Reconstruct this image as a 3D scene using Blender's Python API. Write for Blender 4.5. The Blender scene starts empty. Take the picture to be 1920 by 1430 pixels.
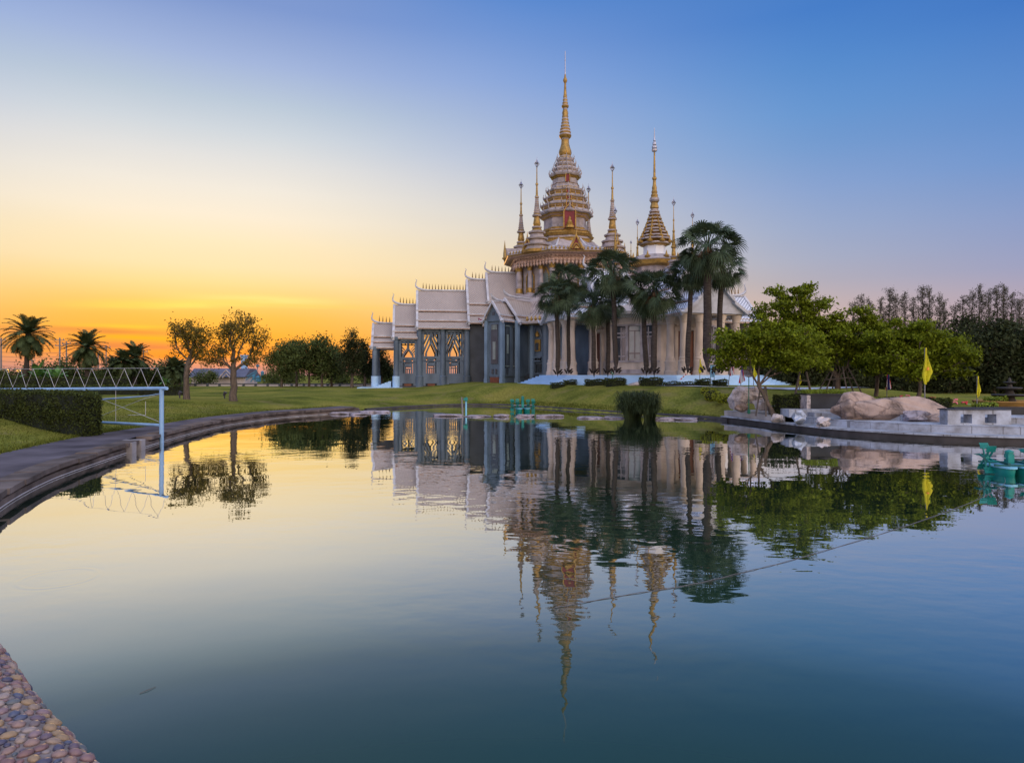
import bpy, math, random
import numpy as np
from mathutils import Vector
R = math.radians
random.seed(7); rng = np.random.default_rng(7)
SC = bpy.context.scene; COL = SC.collection

# ---------------------------------------------------------------- camera
F_PX, HOR = 1251.0, 703.0            # focal length and horizon row of the 1920 px wide photograph
cam_d = bpy.data.cameras.new('camera'); cam = bpy.data.objects.new('camera', cam_d); COL.objects.link(cam)
cam.location = (0, 0, 2.0); cam.rotation_euler = (R(90), 0, 0)
cam_d.sensor_width = 36.0; cam_d.lens = 36.0 * F_PX / 1920.0
cam_d.shift_y = -(715.0 - HOR) / 1920.0
cam_d.clip_start = 0.1; cam_d.clip_end = 3000
SC.camera = cam

# ---------------------------------------------------------------- sky
SUN_AZ, SUN_EL = -25.0, 2.0           # degrees from +Y (to the left), elevation
def lin(c):
    return [((x/255)/12.92 if x/255 <= .04045 else ((x/255+.055)/1.055)**2.4) for x in c]
W = bpy.data.worlds.new('World'); SC.world = W; W.use_nodes = True
nt = W.node_tree; N = nt.nodes; L = nt.links; N.clear()
def node(t, **k):
    n = N.new(t)
    for a, b in k.items(): setattr(n, a, b)
    return n
def mth(op, a, b=None, c=None, clamp=False):
    n = node('ShaderNodeMath', operation=op); n.use_clamp = clamp
    for i, s in enumerate((a, b, c)):
        if s is None: continue
        if isinstance(s, (int, float)): n.inputs[i].default_value = s
        else: L.new(s, n.inputs[i])
    return n.outputs[0]
tc = node('ShaderNodeTexCoord'); sep = node('ShaderNodeSeparateXYZ'); L.new(tc.outputs['Generated'], sep.inputs[0])
el = mth('MAXIMUM', sep.outputs[2], 0.0)
az = mth('ARCTAN2', sep.outputs[0], sep.outputs[1])          # 0 at +Y, positive to the right
def ramp(stops):
    n = node('ShaderNodeValToRGB'); e = n.color_ramp.elements
    while len(e) > 1: e.remove(e[-1])
    for i, (p, c) in enumerate(stops):
        k = e[0] if i == 0 else e.new(p)
        k.position = p; k.color = lin(c) + [1]
    L.new(el, n.inputs[0]); return n.outputs[0]
SKY_A = [(0,(182,136,138)),(.012,(214,146,128)),(.03,(250,152,58)),(.055,(253,174,58)),(.08,(254,190,82)),(.1,(253,205,112)),(.125,(252,222,152)),(.147,(253,230,180)),(.18,(253,235,196)),(.214,(251,239,216)),(.25,(243,237,225)),(.285,(230,230,228)),(.32,(211,220,228)),(.355,(190,206,223)),(.40,(164,184,224)),(.46,(128,156,213)),(.7,(104,134,190)),(1,(150,156,172))]
SKY_B = [(0,(214,150,128)),(.05,(250,190,116)),(.1,(250,212,152)),(.16,(241,220,186)),(.235,(219,216,213)),(.307,(185,197,222)),(.404,(140,170,224)),(.49,(92,141,214)),(.7,(92,128,190)),(1,(150,156,172))]
SKY_C = [(0,(220,170,152)),(.06,(218,182,170)),(.1,(202,182,182)),(.129,(184,178,190)),(.157,(173,178,200)),(.197,(160,175,208)),(.25,(140,166,212)),(.295,(121,160,213)),(.337,(106,155,214)),(.389,(90,145,212)),(.447,(71,129,206)),(.7,(88,124,188)),(1,(150,156,172))]
SKY_D = [(0,(186,156,172)),(.06,(184,163,180)),(.1,(168,162,192)),(.128,(152,160,202)),(.25,(102,147,210)),(.33,(84,134,207)),(.41,(57,114,198)),(.7,(88,122,186)),(1,(150,156,172))]
SKY_E = [(0,(215,180,160)),(.1,(230,200,176)),(.3,(228,206,188)),(.5,(200,192,192)),(.75,(168,168,182)),(1,(150,156,172))]
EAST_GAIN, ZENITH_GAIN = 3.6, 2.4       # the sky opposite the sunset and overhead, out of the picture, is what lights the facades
def mixc(f, a, b):
    n = node('ShaderNodeMix', data_type='RGBA'); 
    if isinstance(f, (int, float)): n.inputs[0].default_value = f
    else: L.new(f, n.inputs[0])
    L.new(a, n.inputs[6])
    if isinstance(b, tuple): n.inputs[7].default_value = list(b) + [1]
    else: L.new(b, n.inputs[7])
    return n.outputs[2]
def smooth(v, a, b):
    n = node('ShaderNodeMapRange', interpolation_type='SMOOTHSTEP'); L.new(v, n.inputs[0])
    n.inputs[1].default_value = a; n.inputs[2].default_value = b; return n.outputs[0]
def lramp(v, a, b):
    n = node('ShaderNodeMapRange'); L.new(v, n.inputs[0]); n.inputs[1].default_value = a; n.inputs[2].default_value = b; return n.outputs[0]
dsun = mth('ARCCOSINE', mth('MINIMUM', mth('COSINE', mth('SUBTRACT', az, R(SUN_AZ))), 0.99999))
col = ramp(SKY_A)
col = mixc(smooth(dsun, R(4), R(30)), col, ramp(SKY_B))
col = mixc(smooth(dsun, R(20), R(52)), col, ramp(SKY_C))
col = mixc(smooth(dsun, R(44), R(74)), col, ramp(SKY_D))
col = mixc(smooth(dsun, R(75), R(150)), col, ramp(SKY_E))
# thin bands of cloud lit from below, low over the place where the sun has gone down
nz = node('ShaderNodeTexNoise'); mp = node('ShaderNodeCombineXYZ')
L.new(mth('MULTIPLY', az, 9.0), mp.inputs[0]); L.new(mth('MULTIPLY', el, 90.0), mp.inputs[1]); L.new(mp.outputs[0], nz.inputs['Vector'])
nz.inputs['Scale'].default_value = 1.0; nz.inputs['Detail'].default_value = 5
wob = mth('SUBTRACT', nz.outputs['Fac'], 0.5)
def streak(col, azd, e0, wa, we, c, s, slope=0.0):
    a = mth('SUBTRACT', az, R(azd))
    dx = mth('DIVIDE', a, R(wa))
    e = mth('SUBTRACT', mth('SUBTRACT', el, e0), mth('MULTIPLY', a, slope))
    dy = mth('DIVIDE', mth('ADD', e, mth('MULTIPLY', wob, we*2.2)), we)
    r2 = mth('ADD', mth('MULTIPLY', dx, dx), mth('MULTIPLY', dy, dy))
    g = mth('MULTIPLY', mth('EXPONENT', mth('MULTIPLY', r2, -1.0)), mth('ADD', mth('MULTIPLY', nz.outputs['Fac'], 1.2), 0.25), clamp=True)
    return mixc(mth('MULTIPLY', g, s), col, tuple(lin(c)))
for s in ((-20.2,.1045,5.2,.0062,(255,234,140),1.0,0),(-25.5,.096,5.0,.0050,(255,226,112),.95,.05),(-30.5,.0905,4.0,.0050,(255,214,92),.7,.06),(-17.5,.0985,6.0,.0030,(255,212,104),.6,0),
          (-30.0,.0625,3.0,.0030,(255,206,60),.9,0),(-31.5,.0560,5.0,.0046,(218,128,66),.95,0),(-29.5,.0490,4.5,.0035,(255,178,24),.9,-.04),(-29.5,.0385,6.5,.0050,(214,120,76),.9,0),
          (-26.5,.0260,4.5,.0050,(255,142,30),.8,0),(-35.5,.0530,3.0,.0050,(232,146,88),.7,0),(-11.0,.0965,4.5,.0022,(254,206,118),.6,-.01),(-24.5,.030,3.0,.012,(255,150,36),.6,0)):
    col = streak(col, *s)
# faint high veil so that the upper sky is not a perfect gradient
nv = node('ShaderNodeTexNoise'); mv = node('ShaderNodeMapping'); L.new(tc.outputs['Generated'], mv.inputs[0]); mv.inputs['Scale'].default_value = (1.6, 1.6, 7)
L.new(mv.outputs[0], nv.inputs['Vector']); nv.inputs['Scale'].default_value = 1.5; nv.inputs['Detail'].default_value = 6
gain = mth('ADD', mth('MULTIPLY', mth('SUBTRACT', nv.outputs['Fac'], .5), .07), 1.0)
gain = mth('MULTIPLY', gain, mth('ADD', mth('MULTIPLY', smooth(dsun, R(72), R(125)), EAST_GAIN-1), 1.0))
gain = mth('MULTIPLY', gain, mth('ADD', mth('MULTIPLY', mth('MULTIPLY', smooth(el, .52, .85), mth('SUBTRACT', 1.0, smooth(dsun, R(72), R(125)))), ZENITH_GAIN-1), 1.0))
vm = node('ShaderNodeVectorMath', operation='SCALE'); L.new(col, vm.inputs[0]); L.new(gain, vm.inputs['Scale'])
sky = node('ShaderNodeTexSky', sky_type='NISHITA'); sky.sun_disc = False
sky.sun_elevation = R(SUN_EL); sky.sun_rotation = R(SUN_AZ); sky.dust_density = 2.0
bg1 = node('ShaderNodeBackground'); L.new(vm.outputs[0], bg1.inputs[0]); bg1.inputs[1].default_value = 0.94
bg2 = node('ShaderNodeBackground'); L.new(sky.outputs[0], bg2.inputs[0]); bg2.inputs[1].default_value = 0.008
add = node('ShaderNodeAddShader'); L.new(bg1.outputs[0], add.inputs[0]); L.new(bg2.outputs[0], add.inputs[1])
wo = node('ShaderNodeOutputWorld'); L.new(add.outputs[0], wo.inputs[0])

# ---------------------------------------------------------------- sun, nearly down behind the trees
sd = bpy.data.lights.new('sun', 'SUN'); sd.energy = 0.5; sd.angle = R(1.5); sd.color = (1.0, .55, .22)
so = bpy.data.objects.new('sun', sd); COL.objects.link(so); so.location = (-60, 120, 40)
_sv = Vector((math.sin(R(SUN_AZ))*math.cos(R(SUN_EL)), math.cos(R(SUN_AZ))*math.cos(R(SUN_EL)), math.sin(R(SUN_EL))))
so.rotation_euler = _sv.to_track_quat('Z', 'Y').to_euler()
SC.view_settings.view_transform = 'Standard'; SC.view_settings.look = 'None'
SC.view_settings.exposure = 0.0; SC.view_settings.gamma = 1.0

# ---------------------------------------------------------------- materials
def mat(name, c, rough=.8, var=.25, scale=3.0, bump=0.0, metal=0.0, spec=.3, c2=None, island=0.0, transl=0.0, det=6, stretch=None):
    m = bpy.data.materials.new(name); m.use_nodes = True
    t = m.node_tree; n = t.nodes; l = t.links; b = n['Principled BSDF']
    b.inputs['Roughness'].default_value = rough; b.inputs['Metallic'].default_value = metal
    b.inputs['Specular IOR Level'].default_value = spec
    g = n.new('ShaderNodeNewGeometry'); tn = n.new('ShaderNodeTexNoise')
    src = g.outputs['Position']
    if stretch:
        mpn = n.new('ShaderNodeMapping'); mpn.inputs['Scale'].default_value = stretch; l.new(src, mpn.inputs[0]); src = mpn.outputs[0]
    l.new(src, tn.inputs['Vector']); tn.inputs['Scale'].default_value = scale; tn.inputs['Detail'].default_value = det
    r = n.new('ShaderNodeValToRGB'); l.new(tn.outputs['Fac'], r.inputs[0])
    c2 = c2 or [x*(1-var) for x in c]; hi = [min(1, x*(1+var*.55)) for x in c]
    r.color_ramp.elements[0].position = .3; r.color_ramp.elements[1].position = .7
    r.color_ramp.elements[0].color = list(c2)+[1]; r.color_ramp.elements[1].color = hi+[1]
    out = r.outputs[0]
    if island:
        h = n.new('ShaderNodeHueSaturation'); l.new(out, h.inputs['Color'])
        mr = n.new('ShaderNodeMapRange'); l.new(g.outputs['Random Per Island'], mr.inputs[0]); mr.inputs[3].default_value = 1-island; mr.inputs[4].default_value = 1+island
        l.new(mr.outputs[0], h.inputs['Value']); out = h.outputs[0]
    l.new(out, b.inputs['Base Color'])
    if bump:
        bp = n.new('ShaderNodeBump'); bp.inputs['Strength'].default_value = .6; bp.inputs['Distance'].default_value = bump
        l.new(tn.outputs['Fac'], bp.inputs['Height']); l.new(bp.outputs[0], b.inputs['Normal'])
    if transl:
        tr = n.new('ShaderNodeBsdfTranslucent'); mx = n.new('ShaderNodeMixShader'); l.new(out, tr.inputs[0])
        mx.inputs[0].default_value = transl; l.new(b.outputs[0], mx.inputs[1]); l.new(tr.outputs[0], mx.inputs[2]); l.new(mx.outputs[0], n['Material Output'].inputs[0])
    return m
M = {}
M['white'] = mat('white_plaster', (.35,.31,.315), .65, .4, 2.2, .004, det=10)
M['trim'] = mat('white_trim', (.47,.48,.53), .55, .25, 2.0, det=10)
M['cream'] = mat('cream_stone', (.52,.43,.355), .6, .28, 1.6, .004, det=10, stretch=(1,1,.5))
M['shadewall'] = mat('shade_tinted_stone', (.105,.145,.195), .5, .4, 1.1, .004, det=10, stretch=(1,1,.4))  # white-grey marble, its sky-blue shade mixed into the base colour
M['shadepier'] = mat('pale_shade_tinted_stone', (.17,.245,.335), .45, .25, .8, .004)  # piers: the blue shadow tone is part of this colour, lighter than the walls
M['greydark'] = mat('dark_grey_stone', (.06,.07,.085), .6, .3, 1.0, .004)
M['gold'] = mat('gold_paint', (.36,.22,.055), .45, .45, 5.0, .015, .4, .4, det=10)
M['carved'] = mat('pink_carved_stucco', (.50,.35,.28), .7, .4, 7.0, .03)
M['red'] = mat('dark_red_lacquer', (.17,.012,.025), .45, .3, 3)
M['wood'] = mat('brown_wood', (.16,.055,.03), .4, .35, 3, 0, stretch=(8,8,1))
M['dark'] = mat('dark_interior', (.02,.022,.028), .6, .3, 2)
M['glass'] = mat('window_glass', (.20,.25,.24), .08, .35, 1.2, 0, spec=.8)
M['glassdark'] = mat('dark_window_glass', (.04,.05,.06), .08, .35, 1.2, 0, spec=.8)
M['stair'] = mat('skylight_tinted_white', (.36,.55,.75), .4, .12, 1.0)  # white paint with the blue of the skylight put into its colour
M['silver'] = mat('silver_finial', (.40,.40,.46), .35, .2, 3, 0, .6)
M['spike'] = mat('bronze_spike', (.20,.12,.05), .5, .3, 3, 0, .3)
M['bark'] = mat('tree_bark', (.11,.085,.065), .9, .45, 5, .02, stretch=(3,3,.8))
M['palmbark'] = mat('palm_bark', (.062,.052,.047), .9, .55, 4, .03, spec=.05, stretch=(1,1,6))
M['fan'] = mat('fan_palm_leaf', (.062,.092,.050), .6, .35, 1.5, 0, spec=.15, island=.35, transl=.12)
M['fandead'] = mat('dead_palm_leaf', (.16,.10,.055), .9, .4, 1.5, 0, island=.35)
M['date'] = mat('date_palm_leaf', (.06,.085,.035), .6, .3, 1.5, 0, spec=.1, island=.3, transl=.15)
M['leafback'] = mat('olive_leaf', (.19,.145,.03), .6, .3, .6, 0, spec=.1, island=.45, transl=.5)
M['leafmid'] = mat('mid_green_leaf', (.075,.10,.03), .6, .35, .5, 0, spec=.08, island=.45, transl=.15)
M['leafdark'] = mat('dark_green_leaf', (.036,.046,.020), .7, .35, .5, 0, spec=.05, island=.4, transl=.08)
M['leafyel'] = mat('yellow_green_leaf', (.15,.19,.012), .6, .4, .7, 0, spec=.08, island=.5, transl=.3)
M['leafbrown'] = mat('grey_brown_needles', (.068,.068,.042), .8, .35, .6, 0, island=.4, transl=.1)
M['topiary'] = mat('golden_leaf', (.30,.32,.02), .6, .35, 2, 0, island=.4, transl=.2)
M['banana'] = mat('banana_leaf', (.10,.22,.05), .5, .3, 1, 0, island=.3, transl=.25)
M['reed'] = mat('reed_green', (.030,.048,.016), .7, .3, 2, 0, island=.35)
M['hedge'] = mat('hedge_leaf', (.050,.066,.016), .6, .4, 2.5, 0, spec=.1, island=.5, transl=.12)
M['core'] = mat('hedge_inside', (.012,.016,.008), .9, .3, 3)
M['bluepipe'] = mat('pale_blue_paint', (.24,.41,.64), .4, .18, 2.5)
M['wire'] = mat('white_painted_rod', (.46,.46,.48), .5, .15, 2)
M['cable'] = mat('grey_cable', (.10,.10,.11), .6, .2, 2)
M['pole'] = mat('concrete_pole', (.20,.19,.19), .8, .25, 2)
M['teal'] = mat('teal_plastic', (.008,.20,.17), .4, .25, 4)
M['tealdark'] = mat('dark_teal_plastic', (.006,.09,.085), .4, .25, 4)
M['floatblue'] = mat('pale_blue_float', (.20,.50,.66), .35, .2, 3)
M['concrete'] = mat('weathered_concrete', (.27,.25,.25), .85, .35, 1.6, .006)
M['kerb'] = mat('stained_kerb', (.135,.11,.10), .9, .6, 1.6, .01, spec=.1, det=12)
M['kerbdark'] = mat('wet_dark_stone', (.055,.05,.05), .7, .45, 2.2, .01)
M['path'] = mat('asphalt_path', (.105,.092,.105), .9, .5, 1.0, .006, spec=.1, det=12)
M['terrace'] = mat('pale_terrace_slab', (.34,.38,.45), .7, .4, 1.1, .004, spec=.2, det=10)
M['terracewall'] = mat('cream_terrace_wall', (.42,.38,.34), .75, .4, 1.2, .004, stretch=(1,1,.2))
M['tanrock'] = mat('tan_rock', (.42,.29,.21), .85, .5, 2.2, .10, spec=.15, det=12, stretch=(1.6,1,.8))
M['whiterock'] = mat('white_quartz_rock', (.48,.43,.42), .8, .6, 4.0, .08, spec=.15, det=12)
M['purplerock'] = mat('pale_violet_stone', (.34,.30,.34), .75, .35, 1.8, .03)
M['blackstone'] = mat('black_stone', (.025,.028,.035), .5, .35, 2, .01)
M['limeleaf'] = mat('lime_leaf', (.20,.27,.03), .6, .3, 2, 0, island=.35, transl=.2)
M['bluestone'] = mat('bluish_white_stone', (.40,.46,.56), .6, .3, 2, .02)
M['signblue'] = mat('pale_blue_board', (.22,.48,.70), .5, .15, 2)
M['stakewood'] = mat('weathered_stake', (.12,.10,.085), .9, .35, 4)
M['darkfount'] = mat('dark_fountain_stone', (.05,.045,.04), .7, .4, 4, .01)
M['yellow'] = mat('yellow_cloth', (.62,.56,.02), .7, .15, 2, transl=.25)
M['flagred'] = mat('red_cloth', (.50,.02,.03), .7, .15, 2, transl=.2)
M['flagwhite'] = mat('white_cloth', (.70,.70,.72), .7, .1, 2, transl=.2)
M['flagblue'] = mat('navy_cloth', (.03,.035,.22), .7, .15, 2, transl=.2)
M['greenpaint'] = mat('green_paint', (.02,.16,.10), .5, .2, 3)
M['blueroof'] = mat('slate_blue_roof', (.09,.10,.15), .7, .25, 1)
M['farblue'] = mat('blue_steel', (.06,.20,.30), .5, .2, 1)
M['fence'] = mat('grey_cream_wall', (.42,.38,.38), .85, .25, .6)
M['skin'] = mat('dark_statue', (.05,.045,.06), .7, .3, 2)
M['terracotta'] = mat('ochre_stone', (.30,.17,.05), .8, .35, 3, .01)
for k, c in dict(pink=(.75,.22,.30), redp=(.70,.05,.10), greenp=(.22,.50,.25), orange=(.75,.28,.03), purple=(.30,.08,.30), lime=(.45,.55,.12)).items():
    M[k] = mat(k+'_painted_board', c, .5, .12, 3)
def lamp_mat():
    m = bpy.data.materials.new('lit_lamp'); m.use_nodes = True; b = m.node_tree.nodes['Principled BSDF']
    b.inputs['Emission Color'].default_value = (1,.5,.1,1); b.inputs['Emission Strength'].default_value = 2.5; b.inputs['Base Color'].default_value = (.8,.5,.2,1); return m
M['lamp'] = lamp_mat()

def tile_mat(name, base, line, k, width):
    """diamond lattice of roof tiles, laid on the roof itself (u along the ridge, v up the slope)"""
    m = bpy.data.materials.new(name); m.use_nodes = True; t = m.node_tree; n = t.nodes; l = t.links; b = n['Principled BSDF']
    b.inputs['Roughness'].default_value = .55
    a = n.new('ShaderNodeAttribute'); a.attribute_name = 'roof_uv'; s = n.new('ShaderNodeSeparateXYZ'); l.new(a.outputs['Vector'], s.inputs[0])
    def mm(op, x, y=None):
        q = n.new('ShaderNodeMath'); q.operation = op
        for i, v in enumerate((x, y)):
            if v is None: continue
            if isinstance(v, (int, float)): q.inputs[i].default_value = v
            else: l.new(v, q.inputs[i])
        return q.outputs[0]
    p = mm('ABSOLUTE', mm('SINE', mm('MULTIPLY', mm('ADD', s.outputs[0], s.outputs[1]), k)))
    q = mm('ABSOLUTE', mm('SINE', mm('MULTIPLY', mm('SUBTRACT', s.outputs[0], s.outputs[1]), k)))
    d = mm('MINIMUM', p, q); lt = mm('LESS_THAN', d, width)
    g = n.new('ShaderNodeNewGeometry'); tn = n.new('ShaderNodeTexNoise'); l.new(g.outputs['Position'], tn.inputs['Vector']); tn.inputs['Scale'].default_value = .9; tn.inputs['Detail'].default_value = 6
    r = n.new('ShaderNodeValToRGB'); l.new(tn.outputs['Fac'], r.inputs[0]); r.color_ramp.elements[0].position = .3; r.color_ramp.elements[1].position = .7
    r.color_ramp.elements[0].color = [x*.8 for x in base]+[1]; r.color_ramp.elements[1].color = [x*1.1 for x in base]+[1]
    mx = n.new('ShaderNodeMix'); mx.data_type = 'RGBA'; l.new(lt, mx.inputs[0]); l.new(r.outputs[0], mx.inputs[6]); mx.inputs[7].default_value = list(line)+[1]
    l.new(mx.outputs[2], b.inputs['Base Color'])
    bp = n.new('ShaderNodeBump'); bp.inputs['Distance'].default_value = .02; bp.inputs['Strength'].default_value = .6; l.new(d, bp.inputs['Height']); l.new(bp.outputs[0], b.inputs['Normal'])
    return m
M['tile'] = tile_mat('pinkish_grey_roof_tile', (.285,.24,.22), (.40,.35,.33), 13, .34)
M['lattice'] = tile_mat('blue_white_lattice_tile', (.20,.23,.30), (.68,.72,.80), 11, .42)

def rock_mat(name, c, crack, sc=1.6, bump=.12):
    m = bpy.data.materials.new(name); m.use_nodes = True; t = m.node_tree; n = t.nodes; l = t.links; b = n['Principled BSDF']; b.inputs['Roughness'].default_value = .9; b.inputs['Specular IOR Level'].default_value = .1
    g = n.new('ShaderNodeNewGeometry'); a = n.new('ShaderNodeTexNoise'); a.inputs['Scale'].default_value = sc; a.inputs['Detail'].default_value = 14; a.inputs['Roughness'].default_value = .68; l.new(g.outputs['Position'], a.inputs['Vector'])
    d = n.new('ShaderNodeVectorMath'); d.operation = 'MULTIPLY_ADD'; l.new(a.outputs['Color'], d.inputs[0]); d.inputs[1].default_value = (.9,.9,.9); l.new(g.outputs['Position'], d.inputs[2])
    v = n.new('ShaderNodeTexVoronoi'); v.feature = 'DISTANCE_TO_EDGE'; v.inputs['Scale'].default_value = sc*.8; l.new(d.outputs[0], v.inputs['Vector'])
    r = n.new('ShaderNodeValToRGB'); l.new(a.outputs['Fac'], r.inputs[0]); e = r.color_ramp.elements; e[0].position = .36; e[0].color = [x*.45 for x in c]+[1]; e[1].position = .62; e[1].color = [x*1.15 for x in c]+[1]; k = e.new(.5); k.color = list(c)+[1]
    rc = n.new('ShaderNodeValToRGB'); l.new(v.outputs['Distance'], rc.inputs[0]); e = rc.color_ramp.elements; e[0].position = 0; e[0].color = (crack,crack,crack,1); e[1].position = .035; e[1].color = (1,1,1,1)
    mx = n.new('ShaderNodeMix'); mx.data_type = 'RGBA'; mx.blend_type = 'MULTIPLY'; mx.inputs[0].default_value = 1; l.new(r.outputs[0], mx.inputs[6]); l.new(rc.outputs[0], mx.inputs[7]); l.new(mx.outputs[2], b.inputs['Base Color'])
    h = n.new('ShaderNodeMath'); h.operation = 'MULTIPLY_ADD'; l.new(rc.outputs[0], h.inputs[0]); h.inputs[1].default_value = .25; l.new(a.outputs['Fac'], h.inputs[2])
    bp = n.new('ShaderNodeBump'); bp.inputs['Distance'].default_value = bump; bp.inputs['Strength'].default_value = .9; l.new(h.outputs[0], bp.inputs['Height']); l.new(bp.outputs[0], b.inputs['Normal']); return m
M['tanrock'] = rock_mat('tan_rock', (.375,.285,.24), .6, 1.1, .16)
M['whiterock'] = rock_mat('white_quartz_rock', (.52,.46,.44), .5, 2.6, .10)
M['bluestone'] = rock_mat('bluish_white_stone', (.42,.46,.53), .6, 2.2, .06)
M['purplerock'] = rock_mat('pale_violet_stone', (.31,.275,.30), .55, 2.2, .06)
def slab_mat():
    m = bpy.data.materials.new('jointed_pale_slab'); m.use_nodes = True; t = m.node_tree; n = t.nodes; l = t.links; b = n['Principled BSDF']; b.inputs['Roughness'].default_value = .8; b.inputs['Specular IOR Level'].default_value = .15
    g = n.new('ShaderNodeNewGeometry'); a = n.new('ShaderNodeTexNoise'); a.inputs['Scale'].default_value = 1.4; a.inputs['Detail'].default_value = 12; a.inputs['Roughness'].default_value = .65; l.new(g.outputs['Position'], a.inputs['Vector'])
    br = n.new('ShaderNodeTexBrick'); mp = n.new('ShaderNodeMapping'); mp.inputs['Rotation'].default_value = (0,0,-.35); l.new(g.outputs['Position'], mp.inputs[0]); l.new(mp.outputs[0], br.inputs['Vector']); br.inputs['Scale'].default_value = 1.0; br.inputs['Brick Width'].default_value = 1.1; br.inputs['Row Height'].default_value = .8; br.inputs['Mortar Size'].default_value = .010
    br.inputs['Color1'].default_value = (.37,.405,.465,1); br.inputs['Color2'].default_value = (.335,.37,.43,1); br.inputs['Mortar'].default_value = (.20,.21,.23,1)
    r = n.new('ShaderNodeValToRGB'); l.new(a.outputs['Fac'], r.inputs[0]); e = r.color_ramp.elements; e[0].position = .34; e[0].color = (.50,.44,.38,1); e[1].position = .58; e[1].color = (1.1,1.1,1.1,1)
    mx = n.new('ShaderNodeMix'); mx.data_type = 'RGBA'; mx.blend_type = 'MULTIPLY'; mx.inputs[0].default_value = 1; l.new(br.outputs['Color'], mx.inputs[6]); l.new(r.outputs[0], mx.inputs[7]); l.new(mx.outputs[2], b.inputs['Base Color']); return m
M['terrace'] = slab_mat()

def grass_mat():
    m = bpy.data.materials.new('lawn_grass'); m.use_nodes = True; t = m.node_tree; n = t.nodes; l = t.links; b = n['Principled BSDF']
    b.inputs['Roughness'].default_value = .95; b.inputs['Specular IOR Level'].default_value = 0
    g = n.new('ShaderNodeNewGeometry')
    def nz(sc, det, stretch=None):
        q = n.new('ShaderNodeTexNoise'); q.inputs['Scale'].default_value = sc; q.inputs['Detail'].default_value = det
        l.new(g.outputs['Position'], q.inputs['Vector']); return q.outputs['Fac']
    r1 = n.new('ShaderNodeValToRGB'); l.new(nz(.35, 5), r1.inputs[0]); e = r1.color_ramp.elements
    e[0].position = .34; e[0].color = (.098,.115,.026,1); e[1].position = .64; e[1].color = (.235,.215,.052,1); k = e.new(.5); k.color = (.175,.185,.040,1)
    r2 = n.new('ShaderNodeValToRGB'); l.new(nz(9, 8), r2.inputs[0]); r2.color_ramp.elements[0].position = .35; r2.color_ramp.elements[1].position = .7
    r2.color_ramp.elements[0].color = (.62,.64,.6,1); r2.color_ramp.elements[1].color = (1.15,1.12,1.05,1)
    mx = n.new('ShaderNodeMix'); mx.data_type = 'RGBA'; mx.blend_type = 'MULTIPLY'; mx.inputs[0].default_value = 1
    l.new(r1.outputs[0], mx.inputs[6]); l.new(r2.outputs[0], mx.inputs[7])
    r3 = n.new('ShaderNodeValToRGB'); l.new(nz(.9, 4), r3.inputs[0]); r3.color_ramp.elements[0].position = .56; r3.color_ramp.elements[1].position = .70
    r3.color_ramp.elements[0].color = (0,0,0,1); r3.color_ramp.elements[1].color = (.6,.6,.6,1)
    mx2 = n.new('ShaderNodeMix'); mx2.data_type = 'RGBA'; l.new(r3.outputs[0], mx2.inputs[0]); l.new(mx.outputs[2], mx2.inputs[6]); mx2.inputs[7].default_value = (.20,.165,.07,1)
    l.new(mx2.outputs[2], b.inputs['Base Color'])
    bp = n.new('ShaderNodeBump'); bp.inputs['Distance'].default_value = .03; bp.inputs['Strength'].default_value = .7; l.new(nz(14, 8), bp.inputs['Height']); l.new(bp.outputs[0], b.inputs['Normal'])
    return m
M['grass'] = grass_mat()

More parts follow.
